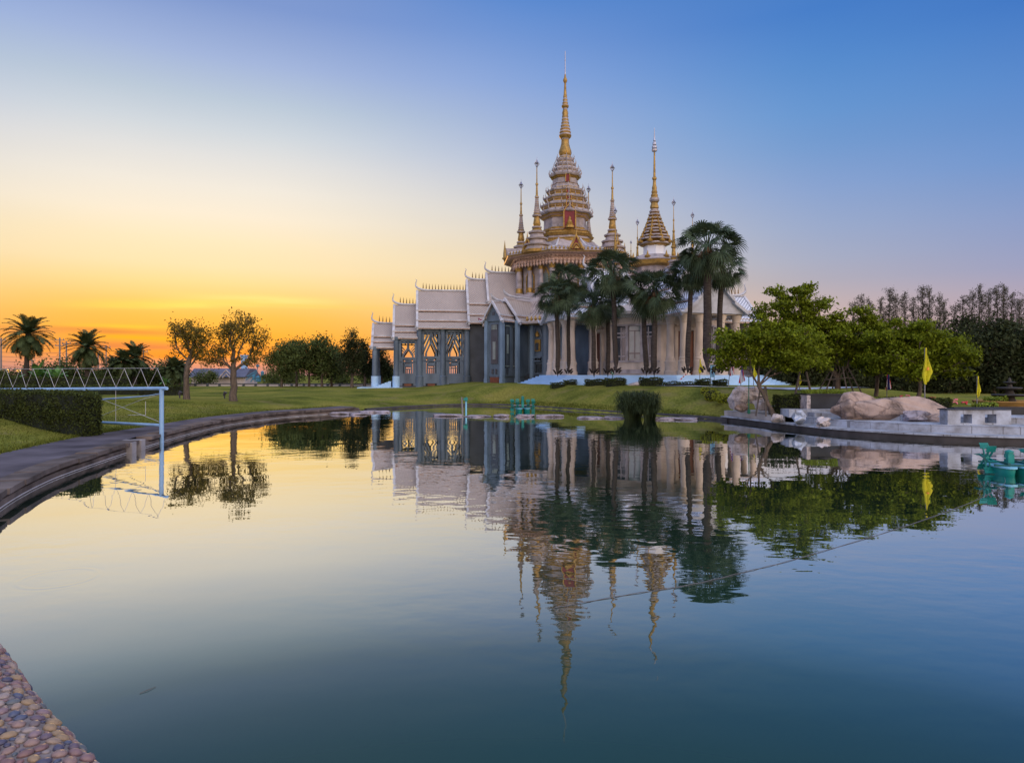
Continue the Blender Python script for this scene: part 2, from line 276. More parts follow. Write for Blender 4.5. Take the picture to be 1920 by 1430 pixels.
def water_mat():
    m = bpy.data.materials.new('pond_water'); m.use_nodes = True; t = m.node_tree; n = t.nodes; l = t.links; b = n['Principled BSDF']
    n.remove(b); df = n.new('ShaderNodeBsdfDiffuse'); df.inputs[0].default_value = (.016,.046,.030,1)
    gl = n.new('ShaderNodeBsdfGlossy'); gl.inputs['Roughness'].default_value = 0.0; gl.inputs[0].default_value = (.97,.97,.97,1)
    lw = n.new('ShaderNodeLayerWeight'); lw.inputs[0].default_value = .5                # reflectance by angle: weak looking down, a mirror at grazing angles
    rp = n.new('ShaderNodeValToRGB'); l.new(lw.outputs['Facing'], rp.inputs[0]); e = rp.color_ramp.elements; e[0].position = 0; e[0].color = (.04,.04,.04,1); e[1].position = 1; e[1].color = (1,1,1,1)
    for p_, v_ in ((.45,.045),(.52,.085),(.57,.135),(.62,.22),(.66,.39),(.70,.51),(.74,.64),(.82,.82),(.90,.93)): k_ = e.new(p_); k_.color = (v_,v_,v_,1)
    mx = n.new('ShaderNodeMixShader'); l.new(rp.outputs[0], mx.inputs[0]); l.new(df.outputs[0], mx.inputs[1]); l.new(gl.outputs[0], mx.inputs[2]); l.new(mx.outputs[0], n['Material Output'].inputs[0])
    g = n.new('ShaderNodeNewGeometry'); pos = g.outputs['Position']
    def nz(sc, det, stretch=(1,1,1), rot=0):
        mp = n.new('ShaderNodeMapping'); mp.inputs['Scale'].default_value = stretch; mp.inputs['Rotation'].default_value = (0,0,rot); l.new(pos, mp.inputs[0])
        q = n.new('ShaderNodeTexNoise'); q.inputs['Scale'].default_value = sc; q.inputs['Detail'].default_value = det; q.inputs['Roughness'].default_value = .45
        l.new(mp.outputs[0], q.inputs['Vector']); return q.outputs['Fac']
    def mm(op, x, y=None, z=None):
        q = n.new('ShaderNodeMath'); q.operation = op
        for i, v in enumerate((x, y, z)):
            if v is None: continue
            if isinstance(v, (int, float)): q.inputs[i].default_value = v
            else: l.new(v, q.inputs[i])
        return q.outputs[0]
    breeze = n.new('ShaderNodeMapRange'); l.new(nz(.10, 3, (1,1.6,1)), breeze.inputs[0]); breeze.inputs[1].default_value = .42; breeze.inputs[2].default_value = .62; breeze.inputs[3].default_value = .12; breeze.inputs[4].default_value = 2.0
    h = mm('MULTIPLY', nz(.55, 1.5), .010)
    h = mm('ADD', h, mm('MULTIPLY', mm('MULTIPLY', nz(2.2, 2, (1,1.5,1), .3), .0034), breeze.outputs[0]))
    # one fish ring on the left
    s = n.new('ShaderNodeSeparateXYZ'); l.new(pos, s.inputs[0])
    dx = mm('SUBTRACT', s.outputs[0], -4.47); dy = mm('SUBTRACT', s.outputs[1], 6.58)
    d = mm('SQRT', mm('ADD', mm('MULTIPLY', dx, dx), mm('MULTIPLY', dy, dy)))
    env = mm('EXPONENT', mm('MULTIPLY', mm('POWER', mm('DIVIDE', mm('SUBTRACT', d, .34), .07), 2), -1))
    h = mm('ADD', h, mm('MULTIPLY', mm('MULTIPLY', mm('SINE', mm('MULTIPLY', d, 62)), env), .00035))
    bp = n.new('ShaderNodeBump'); bp.inputs['Distance'].default_value = 1.0; bp.inputs['Strength'].default_value = 1.0
    l.new(h, bp.inputs['Height']); l.new(bp.outputs[0], gl.inputs['Normal'])
    return m
M['water'] = water_mat()

# ---------------------------------------------------------------- mesh building
class MB:
    def __init__(s): s.v = []; s.f = []; s.m = []; s.n = 0; s.cur = 0; s.xf = None; s.uv = None
    def add(s, v, f, mi=None, uv=None):
        v = [tuple(p) for p in v]
        if s.xf: v = [s.xf(*p) for p in v]
        o = s.n; s.v += v; s.n += len(v)
        if uv is not None:
            if s.uv is None: s.uv = {}
            for i, q in enumerate(uv): s.uv[o+i] = q
        s.f += [tuple(i+o for i in q) for q in f]; s.m += [s.cur if mi is None else mi]*len(f)
    def box(s, c, d, rz=0, mi=None, taper=1.0):
        x, y, z = [k/2 for k in d]; cs, sn = math.cos(rz), math.sin(rz); v = []
        for zz, tp in ((-z, 1), (z, taper)):
            for a, b in ((-x,-y),(x,-y),(x,y),(-x,y)):
                a *= tp; b *= tp
                v.append((c[0]+a*cs-b*sn, c[1]+a*sn+b*cs, c[2]+zz))
        s.add(v, [(3,2,1,0),(4,5,6,7),(0,1,5,4),(1,2,6,5),(2,3,7,6),(3,0,4,7)], mi)
    def prism(s, poly, z0, z1, mi=None):
        n = len(poly); v = [(p[0],p[1],z0) for p in poly]+[(p[0],p[1],z1) for p in poly]
        s.add(v, [tuple(range(n-1,-1,-1)), tuple(range(n,2*n))]+[(i,(i+1)%n,n+(i+1)%n,n+i) for i in range(n)], mi)
    def extr(s, sec, a0, a1, mi=None):
        """section polygon in (b,z), extruded along a (local frame)"""
        n = len(sec); v = [(a0,b,z) for b,z in sec]+[(a1,b,z) for b,z in sec]
        s.add(v, [tuple(range(n-1,-1,-1)), tuple(range(n,2*n))]+[(i,(i+1)%n,n+(i+1)%n,n+i) for i in range(n)], mi)
    def bar(s, p, q, w, t, b, mi=None):
        """bar in the (a,z) plane at offset b"""
        (a0,z0),(a1,z1) = p, q; dx, dz = a1-a0, z1-z0; l = math.hypot(dx,dz) or 1; nx, nz_ = -dz/l*w/2, dx/l*w/2
        v = []
        for bb in (b-t/2, b+t/2):
            v += [(a0+nx,bb,z0+nz_),(a0-nx,bb,z0-nz_),(a1-nx,bb,z1-nz_),(a1+nx,bb,z1+nz_)]
        s.add(v, [(0,1,2,3),(7,6,5,4),(0,4,5,1),(1,5,6,2),(2,6,7,3),(3,7,4,0)], mi)
    def tube(s, pts, rad, n=8, mi=None, cap=True):
        pts = [Vector(p) for p in pts]
        if isinstance(rad, (int,float)): rad = [rad]*len(pts)
        v = []; f = []; up = Vector((0,0,1)); prev = None
        for i, p in enumerate(pts):
            d = (pts[min(i+1,len(pts)-1)]-pts[max(i-1,0)])
            if d.length < 1e-9: d = up.copy()
            d.normalize()
            if prev is None:
                x = d.cross(up if abs(d.z) < .95 else Vector((1,0,0))).normalized()
            else:
                x = prev-d*prev.dot(d)
                x = x.normalized() if x.length > 1e-6 else d.cross(up if abs(d.z) < .95 else Vector((1,0,0))).normalized()
            prev = x; y = d.cross(x)
            for k in range(n):
                a = 2*math.pi*k/n; v.append(p+(x*math.cos(a)+y*math.sin(a))*rad[i])
        for i in range(len(pts)-1):
            for k in range(n):
                f.append((i*n+k, i*n+(k+1)%n, (i+1)*n+(k+1)%n, (i+1)*n+k))
        if cap: f.append(tuple(range(n-1,-1,-1))); f.append(tuple(range((len(pts)-1)*n, len(pts)*n)))
        s.add(v, f, mi)
    def lathe(s, prof, n=16, c=(0,0,0), rot=0.0, mis=None, plan=None):
        """prof: (z, r[, material index]); plan(k) scales the radius by vertex for redented plans"""
        v = []; o = s.n
        for q in prof:
            for k in range(n):
                a = rot+2*math.pi*k/n; r = q[1]*(plan[k % len(plan)] if plan else 1)
                v.append((c[0]+r*math.cos(a), c[1]+r*math.sin(a), c[2]+q[0]))
        for i in range(len(prof)-1):
            mi = prof[i+1][2] if len(prof[i+1]) > 2 else s.cur
            s_f = [(i*n+k, i*n+(k+1)%n, (i+1)*n+(k+1)%n, (i+1)*n+k) for k in range(n)]
            s.f += [tuple(j+o for j in q) for q in s_f]; s.m += [mi]*n
        s.add(v, [tuple(range(n-1,-1,-1)), tuple(range((len(prof)-1)*n, len(prof)*n))], prof[-1][2] if len(prof[-1]) > 2 else None)
    def arrays(s, v, f, mi=0):
        s.add([tuple(p) for p in v], [tuple(q) for q in f], mi)
    def build(s, name, mats, parent=None, smooth=False, auto=None):
        me = bpy.data.meshes.new(name)
        px = parent_world(parent) if parent else Vector((0,0,0))
        v = [(p[0]-px[0], p[1]-px[1], p[2]-px[2]) for p in s.v]
        me.from_pydata(v, [], s.f)
        if not isinstance(mats, (list,tuple)): mats = [mats]
        for m in mats: me.materials.append(M[m])
        if len(mats) > 1: me.polygons.foreach_set('material_index', s.m)
        if s.uv:
            at = me.attributes.new('roof_uv', 'FLOAT_VECTOR', 'POINT')
            for i, q in s.uv.items(): at.data[i].vector = (q[0], q[1], 0)
        if smooth: me.polygons.foreach_set('use_smooth', [True]*len(me.polygons))
        me.update()
        if smooth and auto: 
            try: me.set_sharp_from_angle(angle=R(auto))
            except Exception: pass
        o = bpy.data.objects.new(name, me); COL.objects.link(o)
        if parent: o.parent = parent
        return o
def parent_world(p):
    v = Vector((0,0,0))
    while p: v = v+p.location; p = p.parent
    return v
def tag(o, label=None, cat=None, group=None, kind=None):
    if label: o['label'] = label
    if cat: o['category'] = cat
    if group: o['group'] = group
    if kind: o['kind'] = kind
    return o
def empty(name, loc, label, cat, group=None):
    o = bpy.data.objects.new(name, None); o.empty_display_size = .3; COL.objects.link(o); o.location = loc
    return tag(o, label, cat, group)
def copy_tree(o, parent=None):
    c = o.copy(); COL.objects.link(c)
    if parent: c.parent = parent
    for ch in list(o.children): copy_tree(ch, c)
    return c
def frame(o, deg):
    c, s_ = math.cos(R(deg)), math.sin(R(deg))
    return lambda a, b, z: (o[0]+a*c-b*s_, o[1]+a*s_+b*c, z)
def np_mesh(name, V, Fq, mats, parent=None, mi=None):
    """fast mesh from numpy arrays, quads only"""
    me = bpy.data.meshes.new(name); V = np.asarray(V, dtype=np.float32); Fq = np.asarray(Fq, dtype=np.int32)
    me.vertices.add(len(V)); me.vertices.foreach_set('co', V.ravel())
    me.loops.add(Fq.size); me.loops.foreach_set('vertex_index', Fq.ravel())
    me.polygons.add(len(Fq)); me.polygons.foreach_set('loop_start', np.arange(len(Fq), dtype=np.int32)*Fq.shape[1])
    if not isinstance(mats, (list,tuple)): mats = [mats]
    for m in mats: me.materials.append(M[m])
    if mi is not None: me.polygons.foreach_set('material_index', np.asarray(mi, dtype=np.int32))
    me.update(calc_edges=True); me.validate()
    o = bpy.data.objects.new(name, me); COL.objects.link(o)
    if parent: o.parent = parent
    return o
def at(x, y, Y):
    """world point at depth Y seen at pixel (x, y) of the photograph"""
    return ((x-960)*Y/F_PX, Y, 2-(y-HOR)*Y/F_PX)
def gx(x, Y): return (x-960)*Y/F_PX
# ---------------------------------------------------------------- pond outline and ground height
POND = [(-1.75,3.0),(-2.6,3.75),(-3.5,4.6),(-4.6,5.6),(-5.6,6.6),(-6.4,7.7),(-7.62,9.93),(-8.5,12),(-9.08,13.9),(-10.04,18),(-10.9,22.5),(-11.3,26.9),(-10.75,31.3),(-9.3,34.3),(-7.9,37.9),(-6.5,40.4),(-4.1,43.1),(-1.4,43.6),(1.3,41),(4.1,36.8),(6,34.3),(8.3,31.3),(9.4,29.1),(10.1,25.9),(11.0,22.6),(12.8,20.5),(15,19.5),(19,18.2),(26,15.5),(30,8),(26,1),(12,0.2),(3,0.3),(0,1.2)]
def catmull(P, k=6, closed=True):
    out = []; n = len(P)
    for i in range(n if closed else n-1):
        p = [np.array(P[(i+j) % n] if closed else P[min(max(i+j,0),n-1)], float) for j in (-1,0,1,2)]
        for t in np.arange(k)/k:
            out.append(.5*((2*p[1])+(-p[0]+p[2])*t+(2*p[0]-5*p[1]+4*p[2]-p[3])*t*t+(-p[0]+3*p[1]-3*p[2]+p[3])*t**3))
    if not closed: out.append(np.array(P[-1], float))
    return np.array(out)
SH = catmull(POND, 6)
_A = SH; _B = np.roll(SH, -1, axis=0)
def shore_dist(X, Y):
    """signed distance to the pond edge: positive on land"""
    X = np.asarray(X, float).ravel(); Y = np.asarray(Y, float).ravel(); best = np.full(X.shape, 1e9); ins = np.zeros(X.shape, bool)
    for (ax, ay), (bx, by) in zip(_A, _B):
        dx, dy = bx-ax, by-ay; l = dx*dx+dy*dy+1e-12
        t = np.clip(((X-ax)*dx+(Y-ay)*dy)/l, 0, 1)
        best = np.minimum(best, (X-ax-t*dx)**2+(Y-ay-t*dy)**2)
        c = (ay > Y) != (by > Y)
        ins ^= c & (X < (bx-ax)*(Y-ay)/((by-ay) if abs(by-ay) > 1e-12 else 1e-12)+ax)
    d = np.sqrt(best); return np.where(ins, -d, d)
def sst(x, a, b):
    t = np.clip((x-a)/(b-a), 0, 1); return t*t*(3-2*t)
def ground_arr(X, Y):
    X = np.asarray(X, float).ravel(); Y = np.asarray(Y, float).ravel(); d = shore_dist(X, Y)
    far = sst(Y, 48, 60)
    wm = sst(X+.25*(Y-36), -4, 3)*sst(Y, 28, 34)*(1-sst(X, 17, 26))*(1-sst(Y, 66, 80))
    H = .62+.25*far*(1-wm)*(1-sst(Y, 66, 80))+wm*.74
    left = (1-sst(X, -6.4, -4.6))*(1-sst(Y, 33, 39)); near = 1-sst(Y, 6.2, 8.2); right = sst(X, 8.6, 9.6)*(1-sst(Y, 28.2, 29.8))
    nat = np.where(d > 0, .04+(H-.04)*sst(d, -1.2, 3.6+2.9*(1-wm)), np.maximum(-.8, .04+d*.5))
    nat = np.where(d > 0, np.maximum(nat-.15*np.exp(-d*1.2), .03), nat)
    lf = np.where(d > 0, -.25+.41*sst(d, .5, 1.1)+(H-.16)*sst(d, 1.5, 7.5)+.10*sst(d,1.3,2.2), -.8)
    rt = np.where(d > 0, -.35+.4*sst(d, .6, 1.2)+.55*sst(d, 3.0, 4.2), -.8)
    nr = np.where(d > 0, .12, -.8)
    z = nat*(1-left)+lf*left; z = z*(1-right)+rt*right; z = z*(1-near)+nr*near
    bump = .03*np.sin(X*.9+1.3*np.sin(Y*.45))*np.cos(Y*.7+.8*np.sin(X*.35))
    return z+bump*sst(d, 2.5, 5)
def gz(x, y): return float(ground_arr([x], [y])[0])

def grid_ground():
    xs = np.concatenate([[-1500,-700,-350,-180,-110,-75],np.arange(-55,-20,1.5),np.arange(-20,24,.4),np.arange(24,56,1.5),[75,110,180,350,700,1500]])
    ys = np.concatenate([[-600,-200,-60,-25,-12],np.arange(-6,46,.4),np.arange(46,100,1.5),[110,130,160,220,320,500,900,1600]])
    XX, YY = np.meshgrid(xs, ys); Z = ground_arr(XX, YY); nx, ny = len(xs), len(ys)
    V = np.stack([XX.ravel(), YY.ravel(), Z], 1); i = np.arange(nx*ny).reshape(ny, nx)
    Fq = np.stack([i[:-1,:-1],i[:-1,1:],i[1:,1:],i[1:,:-1]], -1).reshape(-1, 4)
    o = np_mesh('ground', V, Fq, 'grass'); o.data.polygons.foreach_set('use_smooth', [True]*len(o.data.polygons)); return o
tag(grid_ground(), kind='structure')
w = MB(); w.add([(-40,-8,0),(45,-8,0),(45,60,0),(-40,60,0)], [(0,1,2,3)])
tag(w.build('water', 'water'), kind='structure')

def shore_part(p0, p1):
    """stretch of the pond edge between the points nearest p0 and p1 (in outline order), with outward normals"""
    i0 = int(np.argmin(((SH-np.array(p0))**2).sum(1))); i1 = int(np.argmin(((SH-np.array(p1))**2).sum(1)))
    idx = list(range(i0, i1+1)) if i1 >= i0 else list(range(i0, len(SH)))+list(range(0, i1+1))
    # resample evenly
    P = SH[idx]; s = np.concatenate([[0], np.cumsum(np.linalg.norm(np.diff(P, axis=0), axis=1))]); n = max(2, int(s[-1]/.25))
    t = np.linspace(0, s[-1], n); P = np.stack([np.interp(t, s, P[:,0]), np.interp(t, s, P[:,1])], 1)
    T = np.gradient(P, axis=0); T /= np.linalg.norm(T, axis=1)[:,None]; Nn = np.stack([-T[:,1], T[:,0]], 1)
    if shore_dist([P[n//2,0]+Nn[n//2,0]*.3], [P[n//2,1]+Nn[n//2,1]*.3])[0] < 0: Nn = -Nn
    return P, Nn
def strip(mb, P, Nn, prof, mi=None, follow=False):
    """loft a profile [(offset outward, z)] along the edge"""
    n, k = len(P), len(prof); v = []; f = []
    for i in range(n):
        for (o_, z) in prof:
            x, y = P[i]+Nn[i]*o_; v.append((x, y, z))
    for i in range(n-1):
        for j in range(k-1): f.append((i*k+j, i*k+j+1, (i+1)*k+j+1, (i+1)*k+j))
    mb.add(v, f, mi)

# path and coping along the left bank
PL, NL = shore_part((-5.6,6.6), (-8.4,36.6))
m = MB(); strip(m, PL, NL, [(.36,.262),(1.2,.27),(1.22,.1)]); [m.v.__setitem__(i, (m.v[i][0]+NL[i//3][0]*wd, m.v[i][1]+NL[i//3][1]*wd, m.v[i][2])) for i in range(len(m.v)) if i % 3 for wd in [float(.62*(1-sst(PL[i//3][1],18,24))+.12)]]; tag(m.build('path', 'path'), kind='structure')
m = MB(); strip(m, PL, NL, [(0,-.6),(0,.012)]); strip(m, PL, NL, [(0,.012),(-.008,.016),(-.008,.026),(0.0,.03)], 1); strip(m, PL, NL, [(0,.03),(0,.12),(.07,.13),(.07,.2),(.45,.205)], 0)
i = 0
rr = random.Random(3)
while i < len(PL)-5:                                   # coping blocks with open joints and worn corners
    k = min(4, len(PL)-1-i); a, b = PL[i], PL[i+k]; t = (b-a)/np.linalg.norm(b-a); nn = NL[i+k//2]
    if 17.0 < a[1] < 18.1: i += k; continue
    g = .03 if rr.random() < .7 else .09; a2 = a+t*g; b2 = b-t*.02; oz = rr.uniform(-.012,.012); ov = rr.uniform(.04,.09)
    q = [a2-nn*ov, b2-nn*ov, b2+nn*.36, a2+nn*.36]; m.prism([(p[0],p[1]) for p in q], .185+oz, .275+oz, 0)
    i += k
tag(m.build('kerb', ['kerb','wire']), kind='structure')
# little sluice: two concrete piers with a dark slot
j = int(np.argmin(abs(PL[:,1]-17.55))); px, py = PL[j]; ang = math.atan2(PL[j+2][1]-PL[j-2][1], PL[j+2][0]-PL[j-2][0])
m = MB(); t = np.array([math.cos(ang), math.sin(ang)]); nn = NL[j]
for s_ in (-1, 1):
    c = PL[j]+t*s_*.36+nn*.12; m.box((c[0], c[1], -.1), (.34, .5, .74), ang, 0)
c = PL[j]+nn*.3; m.box((c[0], c[1], -.12), (.4, .1, .72), ang, 1)
tag(m.build('sluice_gate', ['concrete','dark']), 'short concrete sluice with a dark slot in the pond kerb', 'sluice')
# far bank edging
PF, NF = shore_part((-8.2,37.2), (9.4,29.1))
m = MB(); strip(m, PF, NF, [(0,-.5),(-.03,.05),(0,.12),(.16,.13),(.2,-.1)]); tag(m.build('stone_edging', 'kerbdark'), kind='structure')

# right bank: pale ledges stepping up from the water
PR, NR = shore_part((9.3,29.4), (30,8))
m = MB(); strip(m, PR, NR, [(.05,-.6),(.05,.155)], 1); strip(m, PR, NR, [(-.03,.15),(-.03,.2),(.62,.203)], 0); strip(m, PR, NR, [(-.03,.15),(.06,.15)], 0)
kk = int(np.argmin(abs(PR[:,1]-25.0)))
strip(m, PR[:kk], NR[:kk], [(.18,.15),(.15,.42),(.14,.43),(2.2,.44)], 2); strip(m, PR[kk-1:], NR[kk-1:], [(.62,.2),(.62,.42),(.60,.43),(.60,.45),(1.9,.452)], 0)
strip(m, PR[kk-1:], NR[kk-1:], [(1.9,.45),(1.9,.62),(1.88,.625),(1.88,.65),(3.4,.66),(3.9,.4)], 0); strip(m, PR[:kk], NR[:kk], [(2.2,.43),(2.2,.6),(2.18,.605),(3.6,.62),(4.2,.3)], 2)
tag(m.build('terrace', ['terrace','kerbdark','terracewall']), kind='structure')

# footway across the mound
def ribbon(name, pts, wid, mt, lift=.02):
    P = catmull(pts, 10, False); T = np.gradient(P, axis=0); T /= np.linalg.norm(T, axis=1)[:,None]; Nn = np.stack([-T[:,1], T[:,0]], 1)
    offs = np.linspace(-wid/2, wid/2, 7); X = P[:,None,:]+Nn[:,None,:]*offs[None,:,None]; Z = ground_arr(X[...,0], X[...,1]).reshape(X.shape[:2])
    V = np.concatenate([X, Z[...,None]+lift+.02], 2).reshape(-1, 3); n, k = X.shape[:2]; i = np.arange(n*k).reshape(n, k)
    return tag(np_mesh(name, V, np.stack([i[:-1,:-1],i[:-1,1:],i[1:,1:],i[1:,:-1]], -1).reshape(-1,4), mt), kind='structure')
ribbon('footway', [(8.6,38.4),(9.6,36.4),(10.9,34.6),(12.2,33.4),(14.5,33.2),(18,34)], .9, 'terrace')

# pebble bank in the near left corner
PB, NB = shore_part((-1.2,2.1), (-5.2,6.2))
m = MB(); strip(m, PB, NB, [(0,-.6),(0,.0),(.02,.12),(.07,.19),(.16,.225),(.3,.235),(2.5,.24),(6,.24)]); tag(m.build('pebble_bank', 'concrete'), kind='structure')
def pebbles():
    r2 = np.random.default_rng(5); pts = []
    s = np.concatenate([[0], np.cumsum(np.linalg.norm(np.diff(PB, axis=0), axis=1))]); Ltot = s[-1]
    prof = np.array([(-.0,.0),(.02,.12),(.07,.19),(.16,.225),(.3,.235),(2.2,.24)]); ps = np.concatenate([[0], np.cumsum(np.linalg.norm(np.diff(prof, axis=0), axis=1))])
    cell = {}; cand = 150000; V = []; Fq = []; cols = []; nlat, nlon = 5, 8
    for _ in range(cand):
        u = r2.uniform(.4, Ltot); vmax = 1.3; v = vmax*r2.random()**1.1; rad = .034-.018*min(1,_/90000)+r2.uniform(-.002,.002)
        k = (int(u/.07), int(v/.07)); ok = True
        for a in (-1,0,1):
            for b in (-1,0,1):
                for (uu, vv, rr_) in cell.get((k[0]+a, k[1]+b), ()):
                    if (uu-u)**2+(vv-v)**2 < (rr_+rad)**2*.96: ok = False
        if not ok: continue
        cell.setdefault(k, []).append((u, v, rad)); pts.append((u, v, rad))
    th = np.linspace(-.5*np.pi, .5*np.pi, nlat+1); off = 0; mi = []
    for (u, v, rad) in pts:
        x = np.interp(u, s, PB[:,0]); y = np.interp(u, s, PB[:,1]); nx = np.interp(u, s, NB[:,0]); ny = np.interp(u, s, NB[:,1]); nl = math.hypot(nx, ny); nx /= nl; ny /= nl
        o_ = np.interp(v, ps, prof[:,0]); z = np.interp(v, ps, prof[:,1]); o2 = np.interp(v+.01, ps, prof[:,0]); z2 = np.interp(v+.01, ps, prof[:,1])
        B = np.array([nx*(o2-o_), ny*(o2-o_), z2-z]); B /= np.linalg.norm(B); A = np.array([ny, -nx, 0]); Nv = np.cross(A, B); Nv = Nv if Nv[2] > 0 or (Nv[0]*nx+Nv[1]*ny) < 0 else -Nv
        c = np.array([x+nx*o_, y+ny*o_, z]); a = r2.uniform(0, 2*np.pi); e1 = A*math.cos(a)+B*math.sin(a); e2 = -A*math.sin(a)+B*math.cos(a)
        ra = rad*r2.uniform(1.0,1.22); rb = rad*r2.uniform(.72,.95); rc = rad*r2.uniform(.46,.62); ph = np.arange(nlon)/nlon*2*np.pi
        P = []
        for t in th:
            for p in ph:
                P.append(c+e1*ra*math.cos(t)*math.cos(p)+e2*rb*math.cos(t)*math.sin(p)+Nv*rc*(math.sin(t)+.22))
        V += P
        for i in range(nlat):
            for j in range(nlon): Fq.append((off+i*nlon+j, off+i*nlon+(j+1)%nlon, off+(i+1)*nlon+(j+1)%nlon, off+(i+1)*nlon+j))
        off += (nlat+1)*nlon
    o = np_mesh('pebbles', np.array(V), np.array(Fq), 'pebble'); o.data.polygons.foreach_set('use_smooth', [True]*len(o.data.polygons))
    return tag(o, 'smooth river pebbles set close together in pale mortar on the near pond bank', 'pebbles', kind='stuff')
M['pebblemortar'] = mat('pebble_mortar', (.23,.185,.17), .9, .25, 20, .003)  # mortar colour taken darker to add shade between the pebbles
def pebble_mat():
    m = bpy.data.materials.new('river_pebble'); m.use_nodes = True; t = m.node_tree; n = t.nodes; l = t.links; b = n['Principled BSDF']; b.inputs['Roughness'].default_value = .45
    g = n.new('ShaderNodeNewGeometry'); r = n.new('ShaderNodeValToRGB'); l.new(g.outputs['Random Per Island'], r.inputs[0]); r.color_ramp.interpolation = 'CONSTANT'
    cs = [(.19,.10,.095),(.23,.15,.13),(.12,.085,.11),(.27,.20,.16),(.065,.06,.10),(.24,.135,.09),(.15,.115,.115),(.25,.18,.135),(.075,.085,.135),(.20,.12,.12),(.10,.11,.12),(.27,.215,.195),(.21,.14,.15),(.27,.18,.10),(.17,.095,.09)]
    e = r.color_ramp.elements; e[0].color = list(cs[0])+[1]; e[1].position = 1/len(cs); e[1].color = list(cs[1])+[1]
    for i, c in enumerate(cs[2:], 2): k = e.new(i/len(cs)); k.color = list(c)+[1]
    tn = n.new('ShaderNodeTexNoise'); l.new(g.outputs['Position'], tn.inputs['Vector']); tn.inputs['Scale'].default_value = 60; tn.inputs['Detail'].default_value = 5
    mr = n.new('ShaderNodeMapRange'); l.new(tn.outputs['Fac'], mr.inputs[0]); mr.inputs[3].default_value = .65; mr.inputs[4].default_value = 1.35
    h = n.new('ShaderNodeHueSaturation'); l.new(r.outputs[0], h.inputs['Color']); l.new(mr.outputs[0], h.inputs['Value']); l.new(h.outputs[0], b.inputs['Base Color'])
    return m
M['pebble'] = pebble_mat()
bpy.data.objects['pebble_bank'].data.materials[0] = M['pebblemortar']
pebbles()

# ragged grass along the edges of lawn, path and water, and short blades over the nearer lawn
def blades(name, pts, h, seed, label):
    r = np.random.default_rng(seed); n = len(pts); a = r.uniform(0, 6.283, n); hh = h*r.uniform(.45,1.25,n); z = ground_arr(pts[:,0], pts[:,1])-.01
    B = np.stack([pts[:,0], pts[:,1], z], 1); S = np.stack([-np.sin(a), np.cos(a), 0*a], 1)*.011; T = B+np.stack([np.cos(a)*hh*.5, np.sin(a)*hh*.5, hh], 1)
    V = np.stack([B-S, B+S, T+S*.25, T-S*.25], 1).reshape(-1,3); return tag(np_mesh(name, V, np.arange(4*n).reshape(n,4), 'blade'), label, 'grass', kind='stuff')
M['blade'] = mat('grass_blade', (.135,.155,.03), .9, .4, 1.2, 0, spec=0, island=.45, transl=.2)
def edge_pts(P, Nn, lo, hi, n, r):
    i = r.integers(0, len(P), n); return P[i]+Nn[i]*r.uniform(lo, hi, (n,1))+r.normal(size=(n,2))*.08
_r = np.random.default_rng(9)
blades('edge_grass', np.concatenate([edge_pts(PF, NF, .08, .5, 9000, _r), edge_pts(PL[:60], NL[:60], 1.92, 2.15, 2600, _r), edge_pts(PL[60:], NL[60:], 1.35, 2.0, 5000, _r)]), .085, 3, 'ragged grass fringe along the path and the far pond bank')
_q = np.stack([_r.uniform(-24,-8,90000), _r.uniform(13,34,90000)], 1); _d = shore_dist(_q[:,0], _q[:,1]); _q = _q[_d > np.where(_q[:,1] < 19, 1.98, 1.45)][:60000]
blades('lawn_blades', _q, .045, 4, 'short blades of the mown lawn beside the left path')
# ---------------------------------------------------------------- the temple
TC = (5.1, 64.0); PH = 5.0
temple = empty('temple', (TC[0], TC[1], .9), 'large white and gold temple with tall tiered spire, stepped roofs and columned porches', 'temple')
def bt(mb, name, mats, smooth=False, auto=None, label=None, parent=None):
    o = mb.build(name, mats, parent or temple, smooth, auto)
    if label: o['label'] = label
    return o
W_, G_ = 0, 1
OCT = R(PH+22.5)
# --- octagonal drum under the tower
m = MB(); m.lathe([(.6,7.4),(6.3,7.4)], 8, (*TC,0), OCT); bt(m, 'lower_wall', 'shadewall')
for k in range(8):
    a = R(PH+45*k+22.5); m = MB(); m.tube([(TC[0]+7.45*math.cos(a), TC[1]+7.45*math.sin(a), z) for z in (.9, 7.0)], .32, 10); bt(m, 'corner_pier', 'shadewall')
m = MB(); m.lathe([(6.25,7.6,1),(6.35,8.7,1),(6.5,8.75,0),(6.6,8.7,0),(7.5,6.9,0),(8.5,5.75,0),(9.05,5.35,0)], 8, (*TC,0), OCT); bt(m, 'skirt_roof', ['tile','gold'])
m = MB()                                                # standing ribs and gilded edge leaves of that roof
for k in range(8):
    a0, a1 = R(PH+45*k-22.5), R(PH+45*k+22.5)
    for i in range(15):
        t = (i+.5)/15; p = [(TC[0]+r*((1-t)*math.cos(a0)+t*math.cos(a1)), TC[1]+r*((1-t)*math.sin(a0)+t*math.sin(a1))) for r in (8.7, 6.9, 5.75)]
        m.tube([(*p[0],6.66),(*p[1],7.56),(*p[2],8.56)], .07, 5, 0)
        m.lathe([(0,.09,1),(.12,.15,1),(.42,.01,1)], 5, (*p[0], 6.6))
bt(m, 'roof_ribs', ['white','gold'])
m = MB(); m.lathe([(9.0,5.4),(9.1,5.4),(9.35,5.3),(9.4,4.55),(12.2,4.5)], 8, (*TC,0), OCT); bt(m, 'drum_wall', 'white')
m = MB()
